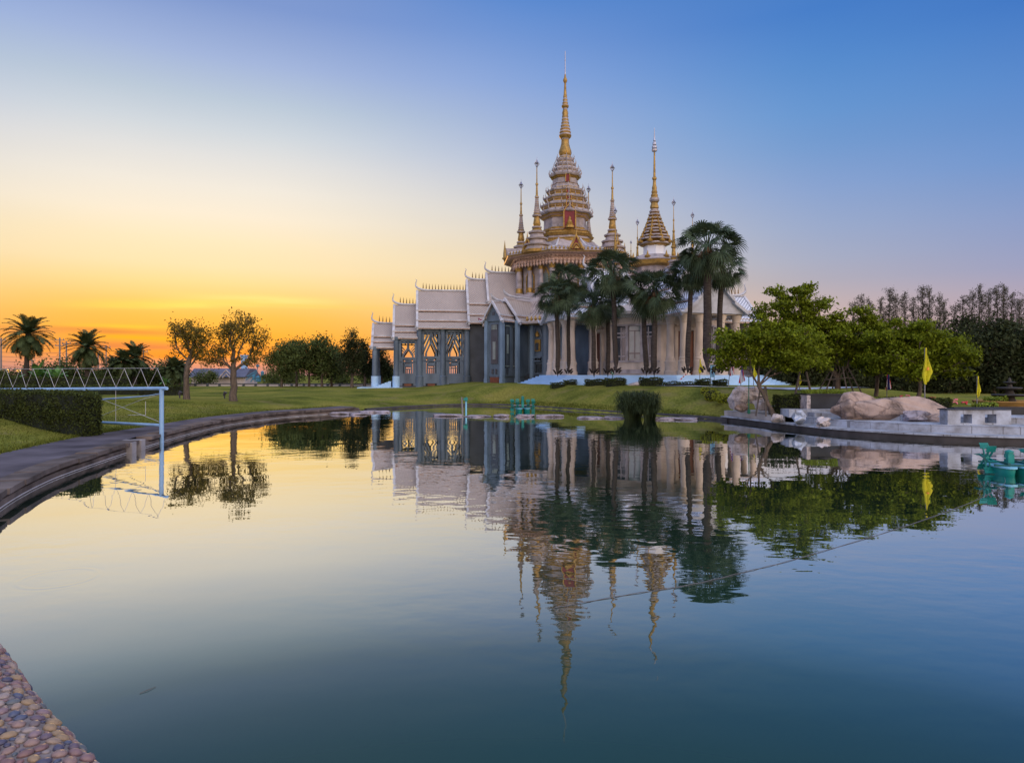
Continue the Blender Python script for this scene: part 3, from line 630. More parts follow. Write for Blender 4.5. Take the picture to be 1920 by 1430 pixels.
for k in range(8):                                      # pointed windows between the columns of the drum
    for s_ in (-.5, .5):
        Fm = frame(TC, PH+45*k); m.xf = lambda a, b, z, Fm=Fm, s_=s_: Fm(a, b+s_*1.75, z)
        m.box((4.18,0,10.3), (.1,.72,1.8), 0, 0)
        for q, p in (((-.42,9.5),(-.42,11.0)),((.42,9.5),(.42,11.0)),((-.42,11.0),(0,11.75)),((.42,11.0),(0,11.75))):
            pts = [(4.28, q[0], q[1]), (4.28, (q[0]+p[0])/2*(1.0), (q[1]+p[1])/2+.03), (4.28, p[0], p[1])]; m.tube(pts, .075, 6, 1)
bt(m, 'drum_window', ['glass','gold'])
for k in range(8):
    for j, (f_, rad) in enumerate(((0,.27),(1/3,.21),(2/3,.21))):
        a0, a1 = R(PH+45*k-22.5), R(PH+45*k+22.5); x = TC[0]+5.0*((1-f_)*math.cos(a0)+f_*math.cos(a1)); y = TC[1]+5.0*((1-f_)*math.sin(a0)+f_*math.sin(a1))
        if math.sin(math.atan2(y-TC[1], x-TC[0])) > .45: continue
        m = MB(); m.lathe([(9.35,rad*1.5,0),(9.5,rad*1.5,0),(9.55,rad*1.2,1),(9.95,rad*1.15,1),(9.98,rad,0),(11.5,rad*.88,0),(11.52,rad*1.05,1),(11.9,rad*1.25,1),(12.0,rad*1.5,1),(12.12,rad*1.6,0)], 12, (x,y,0))
        bt(m, 'drum_column', ['white','gold'], True, 35)
m = MB(); m.lathe([(12.05,4.6),(12.1,5.3),(12.3,5.35),(12.32,5.2),(12.6,5.25),(12.62,5.5),(12.72,5.55),(12.75,5.95),(12.86,6.1)], 8, (*TC,0), OCT); bt(m, 'carved_frieze', 'carved')
m = MB(); 
for k in range(8):                                      # hanging ornament of the frieze
    for i in range(12):
        t = (i+.5)/12; a0, a1 = R(PH+45*k-22.5), R(PH+45*k+22.5); x, y = [TC[j]+5.42*((1-t)*f0(a0)+t*f0(a1)) for j, f0 in ((0,math.cos),(1,math.sin))]
        m.lathe([(11.78,.02),(11.95,.14),(12.1,.10),(12.2,.16),(12.35,.05)], 6, (x,y,0)); m.lathe([(12.5,.05),(12.62,.12),(12.74,.04)], 5, (x,y,.0))
bt(m, 'frieze_fringe', 'carved')
m = MB(); m.lathe([(12.84,6.15,1),(12.95,6.2,1),(12.97,6.15,0),(13.1,6.1,0),(13.35,5.0,0),(13.7,3.6,0),(14.55,2.65,0)], 8, (*TC,0), OCT); bt(m, 'drum_roof', ['white','gold'])
m = MB()
for k in range(8):
    a = R(PH+45*k+22.5); m.tube([(TC[0]+r*math.cos(a), TC[1]+r*math.sin(a), z) for r, z in ((6.15,13.12),(5.0,13.38),(3.6,13.75),(2.65,14.6))], [.13,.12,.1,.08], 6)
bt(m, 'roof_ridges', 'trim')
m = MB()
for k in range(8):
    a0, a1 = R(PH+45*k-22.5), R(PH+45*k+22.5)
    for i in range(13):
        t = (i+.5)/13; m.lathe([(0,.08),(.1,.12),(.32,.01)], 5, tuple(TC[j]+6.08*((1-t)*f0(a0)+t*f0(a1)) for j, f0 in ((0,math.cos),(1,math.sin)))+(13.0,))
bt(m, 'roof_fringe', 'gold')
def dormer(ang, r, z, w, h, dep):
    m = MB(); m.xf = frame(TC, ang)
    m.add([(r+.02,-w*.72,z),(r+.02,w*.72,z),(r+.02,0,z+h*.86),(r-dep,-w*.72,z),(r-dep,w*.72,z),(r-dep,0,z+h*.86)], [(0,1,2)], 2); m.add([(r+.0,-w*.72,z),(r+.0,w*.72,z),(r+.0,0,z+h*.86),(r-dep,-w*.72,z),(r-dep,w*.72,z),(r-dep,0,z+h*.86)], [(3,5,4),(0,2,5,3),(1,4,5,2)], 0)
    for s_ in (-1, 1):
        m.tube([(r+.06,s_*w*1.15,z-.02),(r+.06,s_*w*.95,z+.12),(r+.06,s_*w*.5,z+h*.52),(r+.06,0,z+h)], [.05,.12,.12,.07], 6, 1)
        m.tube([(r+.02,s_*w*.62,z+.05),(r+.06,s_*w*.3,z+h*.3),(r+.06,0,z+h*.42)], [.07,.08,.06], 6, 1)
    m.tube([(r+.06,0,z+h*.9),(r+.06,0,z+h*1.45)], [.09,.01], 6, 1); m.lathe([(0,.22,1),(.12,.2,1),(.3,.02,1)], 6, (r+.1,0,z+.03))
    return bt(m, 'dormer', ['white','gold','red'])
for k in range(8): dormer(PH+45*k, 5.75, 12.98, .56, 1.25, 1.6)
# --- tiers of the tower
PLAN = [1.0,.93,.93,1.0,.97,.97]
def horns(m, z, r, n, s0):
    for i in range(n):
        a = R(PH)+2*math.pi*i/n; c, sn = math.cos(a), math.sin(a)
        s_ = s0*(1.25 if i % 3 == 0 else .85); pts = [(TC[0]+(r+o_*s_)*c, TC[1]+(r+o_*s_)*sn, z+h*s_) for o_, h in ((-.2,0),(.08,.14),(.24,.42),(.16,.95))]
        m.tube(pts, [.15*s_,.13*s_,.08*s_,.01], 5, 0)
def tier(z0, prof, n=24, name='tower_tier', hn=None):
    m = MB(); hn and horns(m, *hn); m.lathe([(z0+z, r, mi) for z, r, mi in prof], n, (*TC,0), R(PH), plan=[1.04,.985,.95]*8); return bt(m, name, ['white','gold','carved'])
tier(0, [(14.4,2.62,0),(14.55,2.62,1),(14.72,2.68,1),(14.74,2.5,0),(14.95,2.46,0),(14.97,2.58,1),(15.12,2.66,1),(15.2,2.72,1),(15.22,2.5,2),(15.36,2.42,1),(15.5,2.5,1),(15.52,2.3,0),(15.62,2.2,0)], name='tower_base')
tier(0, [(15.6,2.12,0),(15.75,2.14,1),(15.85,2.05,1),(15.87,2.0,0),(16.75,1.98,0),(16.78,2.1,2),(16.9,2.15,1),(17.0,2.35,2),(17.12,2.45,1),(17.18,2.62,0),(17.3,2.66,0),(17.42,2.5,0),(17.6,2.3,0)], name='tower_body', hn=(17.3, 2.5, 24, .62))
zz = 17.6
for i, (r, h) in enumerate(((2.28,.72),(2.0,.70),(1.74,.66))):
    tier(zz, [(0,r-.12,0),(.12,r-.16,1),(.2,r-.1,1),(.24,r-.06,2),(.34,r-.02,1),(.4,r+.06,0),(.5,r+.08,0),(.58,r-.05,0),(h,r-.34,0)], hn=(zz+.48, r, 20, .5)); zz += h
tier(zz, [(0,1.42,0),(.1,1.38,1),(.2,1.30,0),(.42,1.28,0),(.46,1.34,1),(.52,1.2,0),(.98,1.16,0),(1.02,1.24,1),(1.12,1.3,1),(1.2,1.44,1),(1.3,1.5,0),(1.4,1.52,0),(1.5,1.4,0),(1.62,1.3,0)], name='tower_neck', hn=(zz+1.4, 1.42, 20, .55)); zz += 1.62
for r, h in ((1.26,.5),(1.02,.48),(.84,.44)):
    tier(zz, [(0,r-.08,0),(.1,r-.12,1),(.2,r-.04,0),(.3,r,0),(.36,r-.05,0),(h,r-.22,0)], hn=(zz+.3, r-.08, 16, .42)); zz += h
# niches up the front of the tower
def niche(ang, r, z, w, h, altar=False):
    m = MB(); m.xf = frame(TC, ang)
    m.box((r-.25,0,z+h/2), (.7,w,h), 0, 2)
    for s_ in (-1, 1):
        m.tube([(r+.14,s_*w*.55,z),(r+.14,s_*w*.55,z+h*.78),(r+.14,s_*w*.35,z+h*.98),(r+.14,0,z+h*1.14)], .07*max(.6,w), 6, 1)
    m.tube([(r+.14,0,z+h*1.1),(r+.12,0,z+h*1.45)], [.07*w,.01], 6, 1)
    if altar: m.lathe([(0,.42,1),(.2,.42,1),(.22,.3,1),(.4,.34,1),(.42,.22,1),(.55,.25,1),(.8,.12,1),(.95,.13,1),(1.1,.02,1)], 10, (r+.12,0,z))
    return bt(m, 'niche', ['white','gold','red'])
for ang in (PH+270,):
    niche(ang, 2.38, 15.55, 1.0, 1.95, True); niche(ang, 2.15, 17.65, .5, .6); niche(ang, 1.88, 18.35, .44, .56); niche(ang, 1.62, 19.05, .38, .52); niche(ang, 1.28, 20.15, .36, .8)
# --- spire proper
zs = lambda y: 2+(703-y)*.0512
m = MB(); pr = [(zz-.05,.62,0)]
for y, r, mi in ((303,.66,1),(299,.7,1),(296,.62,1),(294,.52,0),(292,.56,1),(288,.62,1),(284,.6,1),(277,.47,1),(270,.38,1),(263,.36,1),(261,.42,0),(258,.56,1),(255,.6,1),(252,.52,0),(249,.56,1),(246,.47,0),(243,.5,1),(240,.41,0),(237,.44,1),(234,.36,0),(231,.39,1),(228,.31,0),(225,.34,1),(222,.28,0),(219,.31,1),(217,.26,1),(213,.3,1),(207,.22,1),(204,.22,0),(202,.33,1),(199,.35,1),(197,.25,0),(194,.28,1),(191,.21,0),(188,.24,1),(185,.18,0),(182,.19,1),(178,.15,1),(158,.085,1),(156,.12,1),(153,.2,1),(150,.19,1),(146,.1,1),(140,.06,1)): pr.append((zs(y), r, mi))
m.lathe(pr, 16, (*TC,0)); bt(m, 'spire', ['white','gold'], True, 40)
m = MB(); m.tube([(*TC, zs(141)), (*TC, zs(97))], [.065,.04], 6); m.lathe([(0,.02),(.1,.07),(.3,.02)], 6, (*TC, zs(116))); bt(m, 'needle', 'silver')
# --- slender corner spires
def corner_spire(x, y, z, h, r, gold=False, sw=1.0):
    P = [(0,1,0),(.03,1.02,1),(.045,.8,0),(.07,.76,0),(.075,.92,1),(.09,.95,0),(.1,.66,0),(.135,.62,0),(.14,.76,1),(.155,.78,0),(.165,.5,0),(.2,.46,0),(.205,.58,1),(.22,.6,0),(.23,.42,0),(.255,.38,1),(.26,.46,1),(.275,.46,0),(.285,.3,1),(.30,.36,1),(.34,.30,1),(.375,.25,1),(.38,.42,1),(.395,.44,0),(.41,.28,1)]
    k = .41; rr_ = .30
    while k < .57: P += [(k,rr_,1),(k+.008,rr_*1.12,0),(k+.016,rr_*.86,0)]; k += .02; rr_ *= .91
    P += [(.575,.2,1),(.585,.2,0),(.6,.11,1),(.70,.075,1),(.705,.13,0),(.72,.13,1),(.73,.06,1),(.885,.04,1)]
    m = MB(); m.lathe([(a*h, b*r*(sw if a > .24 else 1), (1 if gold else c)) if not (gold and c == 0 and a < .3) else (a*h, b*r, c) for a, b, c in P], 12, (x,y,z)); o = bt(m, 'corner_spire', ['white','gold'], True, 40)
    m = MB(); s_ = h/8.6; zt = z+.885*h
    m.lathe([(0,.03*s_),(.12*s_,.10*s_),(.3*s_,.05*s_),(.42*s_,.20*s_),(.55*s_,.05*s_),(.62*s_,.03*s_),(.98*s_,.008)], 8, (x,y,zt))
    for i in range(4):
        a = i*math.pi/2+.5; c, sn = math.cos(a), math.sin(a); m.tube([(x+.03*c,y+.03*sn,zt+.1*s_),(x+.26*s_*c,y+.26*s_*sn,zt+.35*s_),(x+.1*s_*c,y+.1*s_*sn,zt+.55*s_),(x,y,zt+.72*s_)], .022*s_+.008, 5)
    bt(m, 'spire_finial', 'silver', parent=o)
    return o
for ang in (57, 147, 235, 325): corner_spire(TC[0]+5.0*math.cos(R(ang)), TC[1]+5.0*math.sin(R(ang)), 12.9, 8.7, 1.3, False, .74)

# --- roofs with steep tiled slopes, bargeboards, ridge finials and horned ends
def chofa(m, a, z, s_=1.0, d=1):
    m.tube([(a-.5*d*s_,0,z-.02),(a-.05*d*s_,0,z+.06*s_),(a+.10*d*s_,0,z+.26*s_),(a+.12*d*s_,0,z+.52*s_),(a+.24*d*s_,0,z+.78*s_)], [.09*s_,.12*s_,.09*s_,.05*s_,.012], 6)
def gable_roof(F, a0, a1, zr, segs, tile='tile', fin=True, barge=.22, horn=1.0, closed=True, gwall=None, back=False):
    """segs: [(b0,z0,b1,z1), ...] from the ridge down, mirrored"""
    m = MB(); m.xf = F; tr = MB(); tr.xf = F
    for (b0,z0,b1,z1) in segs:
        l = math.hypot(b1-b0, z1-z0); nb, nz_ = (z0-z1)/l*.1, (b1-b0)/l*.1
        for s_ in (-1, 1):
            v = [(a0,s_*b0,z0),(a1,s_*b0,z0),(a1,s_*b1,z1),(a0,s_*b1,z1)]; u = [(a0,0),(a1,0),(a1,-l),(a0,-l)]
            v2 = [(x, s_*(abs(b)-nb), z-nz_) for x, b, z in v]
            m.add(v+v2, [(0,1,2,3) if s_ < 0 else (3,2,1,0),(4,5,6,7),(0,1,5,4),(2,3,7,6),(0,3,7,4),(1,2,6,5)], 0, u+u)
            # edge strips
            m.bar((a0,z1-.04),(a1+.01,z1-.04), .09, .10, s_*(b1-.02), 1); tr.bar((a0,z1+.05),(a1+.015,z1+.05), .10, .08, s_*(b1+.02))
            for aa in ((a1,) if not back else (a1, a0)):
                d = .06 if aa == a1 else -.06
                q = [(aa-d*2.5,s_*(b0+.0),z0+.07),(aa+d,s_*(b0+.0),z0+.07),(aa+d,s_*(b1+.04),z1+.03),(aa-d*2.5,s_*(b1+.04),z1+.03)]
                q2 = [(x,b,z-barge) for x,b,z in q]; tr.add(q+q2, [(0,1,2,3),(7,6,5,4),(0,4,5,1),(1,5,6,2),(2,6,7,3),(3,7,4,0)])
    o = m.build('roof', [tile,'carved'], temple)
    ends = [(a1, 1)]+([(a0, -1)] if back else [])
    tr.tube([(a0,0,zr+.05),(a1-.9,0,zr+.05)] if True else [], .09, 6)
    for aa, d in ends:
        tr.tube([(aa-1.0*d,0,zr+.05),(aa-.5*d,0,zr+.09),(aa-.15*d,0,zr+.2),(aa+.05*d,0,zr+.36)], [.09,.11,.12,.09], 6)
        pts = [(aa+.02*d,0,zr+.3),(aa+.10*d,0,zr+.5),(aa+.06*d,0,zr+.78*horn),(aa-.02*d,0,zr+.95*horn),(aa+.12*d,0,zr+1.08*horn)]
        tr.tube(pts, [.1,.07,.05,.04,.012], 6)
        for s_ in (-1, 1):                              # horned corners at the eaves
            b1, z1 = segs[-1][2], segs[-1][3]
            tr.tube([(aa+.05*d,s_*(b1-.1),z1),(aa+.09*d,s_*(b1+.14),z1+.02),(aa+.1*d,s_*(b1+.26),z1+.2)], [.12,.09,.015], 6)
    if fin:
        sp = tr; n = max(2, int((a1-a0-.5)/.28))
        for i in range(n):
            a = a0+.15+(a1-a0-.75)*i/(n-1); up = .1*max(0, 1-(a1-.6-a)/.8)
            sp.lathe([(0,.05,1),(.14,.055,1),(.17,.03,1),(.22,.05,1),(.3,.035,1),(.56,.004,1)], 5, (a,0,zr+.1+up))
    bt(tr, 'bargeboard', ['trim','spike'], parent=o)
    if gwall:
        g = MB(); g.xf = F; poly = [(-segs[-1][2]+.12,segs[-1][3])]+[(-s4[0]-(.02),s4[1]-.12) for s4 in reversed(segs)]+[(s4[0]+.02,s4[1]-.12) for s4 in segs[0:]]+[(segs[-1][2]-.12,segs[-1][3])]
        poly = [(-segs[-1][2]+.12,segs[-1][3]),(0,zr-.14),(segs[-1][2]-.12,segs[-1][3])]
        g.extr(poly, a1-.5, a1-.22); bt(g, 'pediment', gwall, parent=o)
    return o
# --- left wing: four stepped roofs over open-sided bays
FW = frame(TC, 188)
def three(zr, z1, z2, z3, w1, w2, w3): return [(0,zr,w1,z1),(w1+.02,z1-.16,w2,z2),(w2+.02,z2-.14,w3,z3)]
gable_roof(FW, 16.1, 18.1, 6.75, three(6.75,5.5,5.0,4.45,1.15,1.65,2.15))
gable_roof(FW, 14.0, 16.2, 8.5, three(8.5,6.5,5.9,5.3,1.5,2.05,2.5))
gable_roof(FW, 9.35, 14.1, 9.85, three(9.85,7.85,6.9,6.2,1.55,2.2,2.7))
gable_roof(FW, 7.5, 9.5, 10.95, three(10.95,8.5,7.45,6.7,1.75,2.35,2.85))
gable_roof(FW, 4.7, 7.65, 11.65, [(0,11.65,2.0,8.7)])
# gable ends that close the step between one roof and the next
m = MB(); m.xf = FW
for a, zr, w3, z3 in ((16.1,8.35,2.3,5.4),(14.0,9.7,2.5,6.3),(9.3,10.8,2.6,6.8),(7.45,11.5,2.0,8.6)): m.extr([(-w3,z3),(w3,z3),(0,zr)], a-.1, a)
bt(m, 'gable_end', 'white')
cols = [(17.8,.26,4.55),(15.9,.27,5.4),(13.85,.29,6.25),(11.75,.27,6.2),(9.6,.30,6.25)]
for a, r, zt in cols:
    for s_ in (-1, 1):
        x, y, _ = FW(a, s_*1.95 if a > 17 else s_*2.3, 0); m = MB()
        m.lathe([(.7,r*1.25,1),(1.9,r*1.25,1),(1.95,r,0),(zt-.3,r*.86,0),(zt-.25,r*1.05,0),(zt,r*1.15,0)], 12, (x,y,0)); bt(m, 'wing_column', ['shadewall','stair' if a > 15 else 'shadewall'], True, 35)
def screen(F, a0, a1, b, z0, zs_, z1, big):
    """traceried stone screen: pointed arch in the top, mullioned lights below, solid parapet with a vent"""
    m = MB(); m.xf = F; t = .14; w = a1-a0; c = (a0+a1)/2
    m.bar((a0,z0+.55),(a1,z0+.55), 1.1, .2, b); 
    for a in (a0+.09, a1-.09): m.bar((a,z0+1.1),(a,z1), .18, t, b)
    m.bar((a0,z1-.12),(a1,z1-.12), .34, t, b); m.bar((a0,z1-.42),(a1,z1-.42), .08, t, b)
    for f_ in (.3,.5,.7): m.bar((a0+w*f_,z1-.42),(a0+w*f_,z1-.2), .12, t, b)
    m.bar((a0,zs_),(a1,zs_), .16, t+.02, b); m.bar((a0,zs_-.34),(a1,zs_-.34), .09, t, b); m.bar((a0+w*.3,zs_-.18),(a1-w*.3,zs_-.18), .13, t, b)
    top = z1-.46
    for s_ in (-1, 1):
        m.bar((c+s_*w*.28,zs_),(c+s_*w*.27,zs_+(top-zs_)*.25), .13, t, b); m.bar((c+s_*w*.27,zs_+(top-zs_)*.22),(c+s_*.02,zs_+(top-zs_)*.66), .14, t, b)
        m.bar((c+s_*w*.02,zs_+(top-zs_)*.62),(c+s_*.0,top), .12, t-.02, b)
        if big:
            m.bar((c+s_*w*.5,zs_+(top-zs_)*.12),(c+s_*.04,top-.02), .13, t, b); m.bar((c+s_*w*.46,zs_+(top-zs_)*.55),(c+s_*w*.18,top), .12, t, b)
        else:
            for q in (.35,.55,.75): m.bar((c+s_*w*.27*(1.1-q*.6),zs_+(top-zs_)*q*.75),(c+s_*w*.46,zs_+(top-zs_)*(q+.18)), .05, t-.03, b)
        m.bar((c+s_*w*.20,zs_-.3),(c+s_*w*.20,z0+1.1), .09, t, b); m.bar((c+s_*w*.34,zs_-.0),(c+s_*w*.34,z0+1.1), .17, t, b)
        m.bar((c+s_*w*.07,z0+1.1),(c+s_*w*.07,zs_-.95), .06, t, b)
    m.bar((c-w*.2,zs_-.62),(c+w*.2,zs_-.62), .30, t, b); m.bar((c-w*.2,zs_-.95),(c+w*.2,zs_-.95), .06, t, b); m.bar((a0,z0+1.14),(a1,z0+1.14), .1, t+.06, b)
    o = bt(m, 'screen', 'shadewall')
    v = MB(); v.xf = F; s_ = 1 if b > 0 else -1; v.box((c,b+s_*.12,z0+.18),(w*.62,.06,.26)); v2 = bt(v, 'vent', 'dark', parent=o)
    if s_ > 0: v = MB(); v.xf = F; v.box((c,b+.16,z0+.17),(w*.4,.05,.2)); bt(v, 'vent_board', 'wood', parent=o)
for b in (2.3, -2.3):
    screen(FW, 14.1, 15.65, b, .95, 3.5, 5.3, False); screen(FW, 12.0, 13.6, b, .95, 3.6, 6.15, True); screen(FW, 9.9, 11.5, b, .95, 3.6, 6.15, True)
m = MB(); m.xf = FW; m.box((11.6,0,.9),(9.0,4.9,.3)); bt(m, 'wing_floor', 'greydark')
m = MB(); m.xf = FW
for i in range(6): m.box((16.5+i*.28,0,.42+(5-i)*.1),(.28,4.6,1.0+.0),0,0)
for i in range(6): m.box((17.0,0,.28),(4.2-i*0,5.4,.95-.0)) if i == 0 else None
m.box((17.3,0,.42),(3.9,6.3,1.0)); bt(m, 'end_stair', 'stair')
m = MB(); m.xf = FW; m.box((8.4,0,3.7),(2.4,4.6,5.6)); bt(m, 'link_wall', 'greydark')
# --- narrow gabled porch on the diagonal towards the pond's far end
FP = frame(TC, 231)
gable_roof(FP, 8.9, 10.75, 8.25, [(0,8.15,.82,6.95),(.82,6.83,1.12,6.5)], fin=False, horn=.35, gwall='shadewall')
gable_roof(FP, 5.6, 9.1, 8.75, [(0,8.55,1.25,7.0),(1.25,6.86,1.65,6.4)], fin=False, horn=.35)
m = MB(); m.xf = FP; m.box((7.6,0,4.4),(5.6,1.5,5.0)); m.box((7.6,0,1.6),(5.5,1.3,1.6)); bt(m, 'porch_wall', 'shadewall')
m = MB(); m.xf = FP
for a, b in ((10.45,.85),(10.45,-.85),(9.00,1.3),(9.00,-1.3),(7.2,1.5),(7.2,-1.5)): m.box((a,b,4.1),(.3,.3,5.0)); m.box((a,b,1.2),(.36,.36,1.0))
bt(m, 'porch_pier', 'shadepier')
m = MB(); m.xf = FP
m.box((10.43,0,4.6),(.06,.74,3.3),0,0); m.box((10.47,0,4.05),(.06,.3,1.5),0,1)
for b in (-.2,.2): m.box((10.47,b,2.3),(.06,.16,.4),0,0)
for b in (-.22,-.07,.07,.22): m.box((10.47,b,6.0),(.05,.09,.4),0,1)
m.box((10.42,0,7.15),(.3,.26,.26),0,0)
for s_ in (-1, 1):
    for a_, b_ in ((9.7,.78),(8.6,.78)):
        m.box((a_,s_*b_,4.3),(.55,.08,3.4),0,0); m.box((a_,s_*(b_+.03),4.6),(.22,.08,1.6),0,1); m.box((a_,s_*(b_+.03),2.35),(.2,.08,.5),0,0); m.box((a_,s_*(b_+.04),2.75),(.6,.08,.1),0,1); m.box((a_,s_*(b_+.04),6.1),(.6,.08,.1),0,1)
bt(m, 'porch_window', ['glassdark','glass'])
m = MB(); m.xf = FP; m.box((10.43,0,1.35),(.08,.95,.95)); bt(m, 'cellar_door', 'wood')
m = MB(); m.xf = FP; m.tube([(10.60,-1.1,6.5),(10.75,-1.35,6.62),(10.75,-1.55,6.85)],[.16,.12,.03],6); bt(m, 'eave_hook', 'red')
# windows in the octagon wall
def oct_window(ang, b):
    F = frame(TC, ang); m = MB(); m.xf = F; r = 7.4*math.cos(R(22.5))+.05
    m.box((r,b,4.55),(.16,.62,1.0),0,2); m.box((r+.04,b,4.45),(.16,.34,.62),0,1)
    m.tube([(r+.06,b-.62,5.0),(r+.06,b-.3,5.9),(r+.06,b,6.4),(r+.06,b+.3,5.9),(r+.06,b+.62,5.0)],.1,6,0); m.lathe([(0,.16,2),(.2,.2,2),(.5,.03,2)],6,(r+.05,b,5.3))
    m.box((r+.1,b,3.5),(.4,1.0,.1),0,0); m.box((r+.1,b,3.2),(.3,.9,.1),0,0); 
    for s_ in (-1,1): m.box((r+.03,b+s_*.24,2.6),(.16,.34,.7),0,1); m.box((r+.06,b+s_*.24,3.35),(.16,.2,.2),0,1); m.box((r+.03,b+s_*.25,6.55),(.16,.26,.28),0,1)
    m.box((r,b,2.1),(.3,1.2,.1),0,0)
    bt(m, 'octagon_window', ['shadewall','glassdark','gold'])
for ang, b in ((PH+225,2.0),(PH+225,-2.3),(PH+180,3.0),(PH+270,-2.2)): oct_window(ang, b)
m = MB(); m.lathe([(.3,7.75),(1.95,7.75),(2.0,7.5),(2.1,7.5)], 8, (*TC,0), OCT); bt(m, 'plinth', 'greydark')

# --- front hall with three columned porches
HC = (10.9, 51.6)
PH = 17.0
HA = [PH+180, PH+270, PH]
m = MB(); m.lathe([(1.8,5.0,1),(2.0,5.0,0),(3.0,5.0,0),(3.05,4.9,0),(5.55,4.9,0),(5.6,5.1,0),(6.1,5.1,0),(6.2,5.35,0),(6.35,5.4,0)], 8, (*HC,0), R(PH+22.5)); bt(m, 'hall_wall', ['cream','greydark'])
ap = 4.9*math.cos(R(22.5))
def hall_bay(ang):
    F = frame(HC, ang); m = MB(); m.xf = F; g = MB(); g.xf = F
    for b, w in ((0,.82),(-1.0,.62),(1.0,.62)):
        g.box((ap+.02,b,4.25),(.08,w,2.5),0,0 if b == 0 else 1)
        if b: 
            for z in (3.35,5.0,4.72): m.box((ap+.06,b,z),(.1,w,.09))
            m.box((ap+.06,b,4.2),(.1,.07,2.4))
    g.box((ap+.08,0,4.2),(.05,.08,2.0),0,1); g.box((ap+.08,0,3.55),(.05,.8,.10),0,1); g.box((ap+.08,0,5.15),(.05,.8,.07),0,1)
    for b in (-.55,.55,-1.45,1.45): m.box((ap+.08,b,4.25),(.18,.2,2.6))
    m.box((ap+.1,0,2.98),(.2,3.6,.12)); m.box((ap+.1,0,5.58),(.2,3.6,.12)); m.box((ap+.08,0,2.25),(.16,3.6,.3))
    o = bt(g, 'hall_window', ['glass','glassdark']); bt(m, 'window_frame', 'white', parent=o)
for ang in (PH+225, PH+315, PH+135): hall_bay(ang)
def porch(ang, hw, a1, lat=True):
    F = frame(HC, ang)
    def column(a, b, zt=6.0, r=.275):
        x, y, _ = F(a, b, 0); m = MB()
        m.lathe([(1.95,r*1.6),(2.25,r*1.55),(2.3,r*1.35),(2.75,r*1.3),(2.85,r*1.42),(2.95,r*1.35),(3.0,r*1.12),(3.15,r*1.15),(3.2,r),(zt-.55,r*.82),(zt-.5,r*.95),(zt-.4,r*.9),(zt-.15,r*1.25),(zt,r*1.3)], 16, (x,y,0)); bt(m, 'column', 'cream', True, 35)
    for b in (-hw, hw, -hw*.42, hw*.42): column(a1, b)
    for b in (-hw, hw): column(a1-1.7, b)
    m = MB(); m.xf = F
    for b in (-hw, hw): m.box(((a1+ap)/2,b,6.12),(a1-ap+.5,.5,.3))
    m.box((a1,0,6.12),(.5,hw*2+.5,.3)); m.box(((a1+ap)/2,0,6.3),(a1-ap+.6,hw*2+.4,.1)); bt(m, 'entablature', 'cream')
    gable_roof(F, ap-.6, a1+.7, 8.35, [(0,8.35,1.35,7.0),(1.37,6.86,hw+.55,6.05)], 'lattice', True, .24, 1.0, gwall='trim')
    gable_roof(F, 1.0, ap+1.2, 9.9, [(0,9.9,1.7,8.0),(1.72,7.86,hw+.75,6.9)], 'lattice', True, .24, 1.0, gwall='trim')
    m = MB(); m.xf = F; m.box((ap+.06,0,3.55),(.14,1.25,3.1)); o = bt(m, 'door', 'wood'); q = MB(); q.xf = F
    for b in (-.75,.75): q.box((ap+.1,b,3.6),(.26,.24,3.2))
    q.box((ap+.1,0,5.28),(.3,1.9,.22)); q.box((ap+.08,0,5.6),(.24,1.5,.3)); 
    for b in (-.31,.31): q.box((ap+.15,b,3.55),(.04,.4,2.6),0,1)
    bt(q, 'door_frame', ['cream','wood'], parent=o)
for ang, a1 in zip(HA, (7.6, 7.7, 7.6)): porch(ang, 2.0, a1)
gable_roof(frame(HC, PH+90), 0, 9.0, 10.1, [(0,10.1,1.9,8.0),(1.92,7.86,2.9,6.9)], 'tile', False, .2, .2)
m = MB(); m.lathe([(6.3,6.05),(6.5,6.1),(7.2,4.4),(9.2,1.9),(9.4,1.85)], 8, (*HC,0), R(PH+22.5)); bt(m, 'hall_roof', 'tile')
# gilded octagonal turret over the hall
TT = (10.93, 51.2); zz2 = lambda y: 2+(703-y)*.0409
m = MB(); m.lathe([(9.0,1.5,0),(10.2,1.5,0),(10.3,1.95,1),(10.6,2.05,1),(10.65,2.1,0),(10.77,2.0,0),(11.1,1.35,0),(11.15,1.0,0)], 8, (*TT,0), R(PH+22.5)); bt(m, 'turret_base', ['white','gold'])
m = MB(); m.lathe([(11.1,.85),(11.9,.83)], 8, (*TT,0), R(PH+22.5)); o = bt(m, 'turret_drum', 'lattice')
pr = [(11.85,.9,0)]
for y, r in ((458,1.08),(450,1.14),(444,.98),(437,.86),(431,.74),(424,.63),(417,.55),(410,.48),(403,.42),(397,.36)):
    z = zz2(y); r *= .97; pr += [(z-.13,r*.86,1),(z-.05,r*1.1,1),(z,r*1.12,0),(z+.07,r*1.08,0),(z+.12,r*.82,1)]
for y, r, mi in ((392,.27,0),(390,.33,1),(386,.31,1),(381,.24,1),(379,.3,1),(376,.38,0),(372,.36,0),(369,.25,1),(366,.27,1),(363,.2,1),(360,.23,1),(356,.17,1),(352,.19,1),(347,.13,1),(338,.11,1),(336,.17,1),(333,.17,1),(331,.09,1),(285,.055,1)): pr.append((zz2(y), r, mi))
m = MB(); m.lathe(pr, 16, (*TT,0), 0, plan=[1.03,.98]); bt(m, 'turret_spire', ['white','gold'], True, 30)
m = MB(); m.lathe([(0,.06),(.06,.2),(.2,.22),(.24,.1),(.3,.2),(.45,.19),(.5,.09),(.56,.15),(.75,.13),(.8,.06),(.86,.1),(1.05,.06),(1.4,.035),(1.85,.02)], 8, (*TT, zz2(285))); bt(m, 'turret_finial', 'silver')
m = MB()
